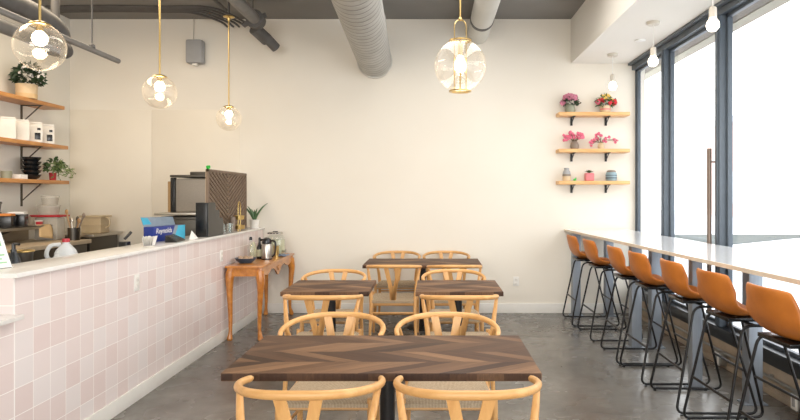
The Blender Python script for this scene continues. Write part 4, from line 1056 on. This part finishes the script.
# large caged globe
t = thing('pendant_lamp', 'large glass globe pendant with brass cage above the dining tables', 'pendant lamp', (.20, 4.4, 2.453))
R = .19; prof = [(R * math.sin(a), R * math.cos(a)) for a in [math.radians(25 + (158 - 25) * k / 30) for k in range(31)]]
b = MB(); b.lathe(prof, seg=44); b.build('globe', 'glass', t, smooth=80)
for z, r0 in ((.185, .083), (-.185, .083)):
    b = MB(); b.lathe([(r0 - .018, z - .004), (r0, z - .004), (r0, z + .004), (r0 - .018, z + .004)], seg=32, close=True)
    b.tube([(-r0 + .01, 0, z), (r0 - .01, 0, z)], .004, 6); b.build('ring', 'brass', t)
b = MB(); b.tube(smooth_path([(-.043, 0, -.185), (-.043, 0, .2), (-.043, 0, .29), (-.03, 0, .325), (0, 0, .338), (.03, 0, .325), (.043, 0, .29), (.043, 0, .2), (.043, 0, -.185)], 5), .0038, 8)
b.tube([(0, -.043, -.185), (0, -.043, .2)], .0038, 8).tube([(0, .043, -.185), (0, .043, .2)], .0038, 8); b.build('cage_rods', 'brass', t)
b = MB(); b.ball((0, 0, .345), .014, 2); b.tube([(0, 0, .34), (0, 0, CEIL - 2.453)], .006, 10); b.build('rod', 'brass', t)
b = MB(); b.tube([(0, 0, .185), (0, 0, .075)], .018, 14); b.build('socket', 'brass', t)
b = MB(); b.lathe([(0, -.045), (.02, -.04), (.037, -.018), (.04, .005), (.03, .04), (.018, .075), (0, .075)], seg=24); b.build('bulb', 'bulb_fil', t, smooth=80)

# white bulb pendants under the soffit
def make_bulb_pendant():
    r = thing('bulb_pendant', 'x', 'pendant lamp', group='white bulb pendants under the soffit')
    b = MB(); b.lathe([(0, 0), (.062, 0), (.062, -.022), (.055, -.03), (0, -.03)], seg=28); b.build('ceiling_cup', 'socket_white', r)
    b = MB(); b.tube([(0, 0, -.03), (0, 0, -.25)], .004, 8); b.build('cord', 'white_plastic', r)
    b = MB(); b.lathe([(0, -.24), (.014, -.243), (.028, -.255), (.03, -.33), (.024, -.335), (0, -.335)], seg=20); b.build('socket', 'socket_white', r)
    b = MB(); b.lathe([(0, -.436), (.025, -.431), (.042, -.412), (.048, -.388), (.042, -.363), (.026, -.342), (.02, -.325), (0, -.325)], seg=24); b.build('bulb', 'bulb_white', r, smooth=80)
    return r
bp = make_bulb_pendant()
for i, (y, lab) in enumerate(((7.18, 'farthest white bulb pendant, above the flower shelves'), (5.86, 'middle white bulb pendant under the soffit'), (4.61, 'nearest white bulb pendant, by the large window'))):
    if i == 0: bp.location = (2.15, y, SOF_Z); bp['label'] = lab
    else: dup(bp, (2.15, y, SOF_Z), 0, lab)
b = MB(); b.lathe([(0, 0), (.055, 0), (.055, -.008), (.045, -.012), (0, -.012)], seg=28); simple('ceiling_plate', b, 'white_plastic', (2.26, 6.54, SOF_Z), 'round white cover plate on the soffit', 'cover plate')

# ------------------------------------------------------------------ ducts and pipes under the ceiling
t = thing('spiral_duct', 'large grey spiral duct under the ceiling ending at back wall', 'duct', (-.492, 0, 3.23), .033)
b = MB(); b.lathe([(.215, -2.5), (.215, 1), (.215, 4), (.215, 7.68)], seg=48, axis='Y'); b.build('duct_body', 'duct', t, smooth=60)
b = MB(); b.lathe([(.212, 7.655), (.226, 7.655), (.226, 7.695), (.212, 7.695)], seg=48, axis='Y', close=True); b.build('collar', 'duct_white', t)
b = MB(); b.box((.205, 6.2, .045), (.012, .4, .09), None, .004); b.build('tag_plate', 'pipe_grey', t)
for y in (1.5, 4.2):
    b = MB(); b.lathe([(.216, y - .015), (.219, y - .015), (.219, y + .015), (.216, y + .015)], seg=40, axis='Y', close=True); b.lohi((-.004, y - .012, .215), (.004, y + .012, CEIL - 3.23)); b.build('hanger_strap', 'conduit', t)
t = thing('round_duct', 'smooth white round duct with dark band near the caged globe lamp', 'duct', (.575, 0, 3.575))
b = MB(); b.lathe([(.135, -2.5), (.135, 3), (.135, 7.7)], seg=36, axis='Y'); b.build('duct_body', 'duct_white', t, smooth=60)
b = MB(); b.lathe([(.136, 6.98), (.141, 6.98), (.141, 7.06), (.136, 7.06)], seg=36, axis='Y', close=True); b.build('band', 'pipe_dark', t)
b = MB(); b.lathe([(.136, 3.985), (.139, 3.985), (.139, 4.015), (.136, 4.015)], seg=36, axis='Y', close=True); b.lohi((-.004, 3.988, .136), (.004, 4.012, CEIL - 3.575)); b.build('hanger_strap', 'conduit', t)

def pipe_thing(name, label, cat, pts, r, mat, extra=None):
    t = thing(name, label, cat, (0, 0, 0)); b = MB(); b.tube(pts, r, 16); b.build('pipe', mat, t, smooth=60)
    if extra: extra(t)
    return t
def rodx(t):
    b = MB(); b.tube([(-3.0, 5.28, 2.81), (-3.0, 5.28, CEIL)], .006, 6).ball((-3.0, 5.28, 2.815), .03, 1); b.build('hanger_rod', 'pipe_dark', t)
pipe_thing('ceiling_pipe', 'thin grey pipe on a hanger rod ending past the nearest pendant', 'pipe', [(-3.0, -2.5, 2.785), (-3.0, 5.72, 2.785)], .024, 'pipe_grey', rodx)
def coup(t):
    b = MB(); b.tube([(-3.35, 5.32, 2.82), (-3.35, 5.46, 2.82)], .075, 16).tube([(-3.35, 5.25, 2.82), (-3.35, 5.32, 2.82)], .085, 12); b.build('coupling', 'pipe_dark', t)
pipe_thing('ceiling_pipe', 'thick grey pipe with end coupling behind the nearest pendant', 'pipe', [(-3.35, -2.5, 2.82), (-3.35, 5.5, 2.82)], .055, 'pipe_grey', coup)
def coup2(t):
    b = MB(); b.tube([(-2.07, 6.95, 3.56), (-2.07, 7.07, 3.56)], .105, 14).tube([(-2.22, 7.02, 3.50), (-1.95, 7.02, 3.62)], .03, 10); b.build('clamp', 'pipe_dark', t)
    b = MB(); b.tube([(-2.12, 7.12, 3.49), (-2.02, 7.3, 3.40)], .075, 14).tube([(-2.03, 7.25, 3.43), (-1.93, 7.38, 3.32)], .06, 14); b.build('end_elbow', 'pipe_dark', t)
    b = MB(); b.tube([(-2.07, 6.9, 3.6), (-2.07, 6.9, CEIL)], .006, 6); b.build('hanger_rod', 'pipe_dark', t)
pipe_thing('ceiling_pipe', 'grey pipe with clamp and elbow near the farthest counter pendant', 'pipe', [(-2.07, -2.5, 3.56), (-2.07, 7.15, 3.56)], .068, 'pipe_grey', coup2)
pipe_thing('thin_conduit', 'thin dark conduit running beside the clamped grey pipe', 'conduit', [(-2.45, -2.5, 3.70), (-2.45, 7.1, 3.70)], .02, 'pipe_dark')
t = thing('flexible_duct', 'bulky dark grey duct turning down above the nearest pendant', 'duct', (0, 0, 0))
b = MB(); p = smooth_path([(-3.40, -2.5, 3.06), (-3.40, 2, 3.06), (-3.40, 4.7, 3.06), (-3.40, 5.22, 3.05), (-3.39, 5.42, 2.99), (-3.39, 5.47, 2.88)], 5); b.tube(p, .085, 20); b.build('duct_body', 'pipe_dark', t, smooth=60)
b = MB(); b.tube([(-3.40, 5.40, 3.06), (-3.40, 5.40, CEIL)], .035, 12); b.build('riser', 'pipe_dark', t)
for k in range(5):
    rnd = random.Random(k); z = CEIL - .012 - .0 * k; y0 = 7.36 - .05 * k; x1 = -2.62 + .075 * k
    p = smooth_path([(-4.62, y0, z), (-3.9, y0 - .03, z), (-3.3, y0, z), (x1 - .35, y0 + .02, z - .004), (x1 - .08, 7.56, z - .05), (x1, 7.66, z - .10)], 5)
    b = MB(); b.tube(p, .013, 6); tag(b.build('cable', 'pipe_dark'), 'dark cable in the bundle under the ceiling above the hanging speaker', 'cable', 'cables strung under the ceiling')
t = thing('hanging_speaker', 'grey rounded speaker box on the back wall hung by a thin wire', 'speaker', (-3.02, 7.62, 3.33))
b = MB(); b.lohi((-.105, -.06, -.15), (.105, .075, .15), .03); b.build('housing', 'grey_box', t)
b = MB(); b.lohi((-.085, -.065, -.125), (.085, -.058, .125), .004); b.build('grille', 'grey_box', t)
b = MB(); b.tube([(-.02, 0, .14), (-.015, 0, CEIL - 3.33)], .004, 6); b.build('wire', 'steel', t)
b = MB(); b.lohi((-.03, -.03, -.175), (.03, .03, -.15), .006); b.build('base_cap', 'white_ceramic', t)

# ------------------------------------------------------------------ light
w = bpy.data.worlds.new('World'); scene.world = w; w.use_nodes = True
nt = w.node_tree; nt.nodes['Background'].inputs[0].default_value = (0.93, 0.97, 1.0, 1); nt.nodes['Background'].inputs[1].default_value = 3.5
def area(name, loc, rot, sx, sy, e, col):
    l = bpy.data.lights.new(name, 'AREA'); l.shape = 'RECTANGLE'; l.size = sx; l.size_y = sy; l.energy = e; l.color = col
    o = bpy.data.objects.new(name, l); COL.objects.link(o); o.location = loc; o.rotation_euler = rot; return o
area('room_fill_light', (-.6, -5.6, 2.2), (math.radians(86), 0, 0), 6.0, 2.6, 450, (1, .975, .94))  # added soft fill from behind the viewer, not a fixture of the room
area('dining_fill_light', (.2, 4.0, 3.62), (0, 0, 0), 2.4, 4.2, 160, (1, .95, .885))  # unseen fill added below the ceiling to brighten tables and back wall
area('kitchen_fill_light', (-3.5, 4.8, 3.62), (0, 0, 0), .8, 3.0, 66, (1, .83, .62))  # warm fill added to brighten the kitchen side, no real fixture

# ------------------------------------------------------------------ camera
cd = bpy.data.cameras.new('camera'); cam = bpy.data.objects.new('camera', cd); COL.objects.link(cam)
cd.sensor_width = 36; cd.sensor_fit = 'HORIZONTAL'; cd.lens = 27; cd.shift_x = -33 / 800; cd.shift_y = -14 / 800
cam.location = (0, 0, CAMZ); cam.rotation_euler = (PI / 2, 0, 0); cd.clip_start = .05
scene.camera = cam
scene.view_settings.view_transform = 'Standard'; scene.view_settings.look = 'None'; scene.view_settings.exposure = 0.06
scene.cycles.max_bounces = 10; scene.cycles.transparent_max_bounces = 16; scene.cycles.sample_clamp_indirect = 3.0
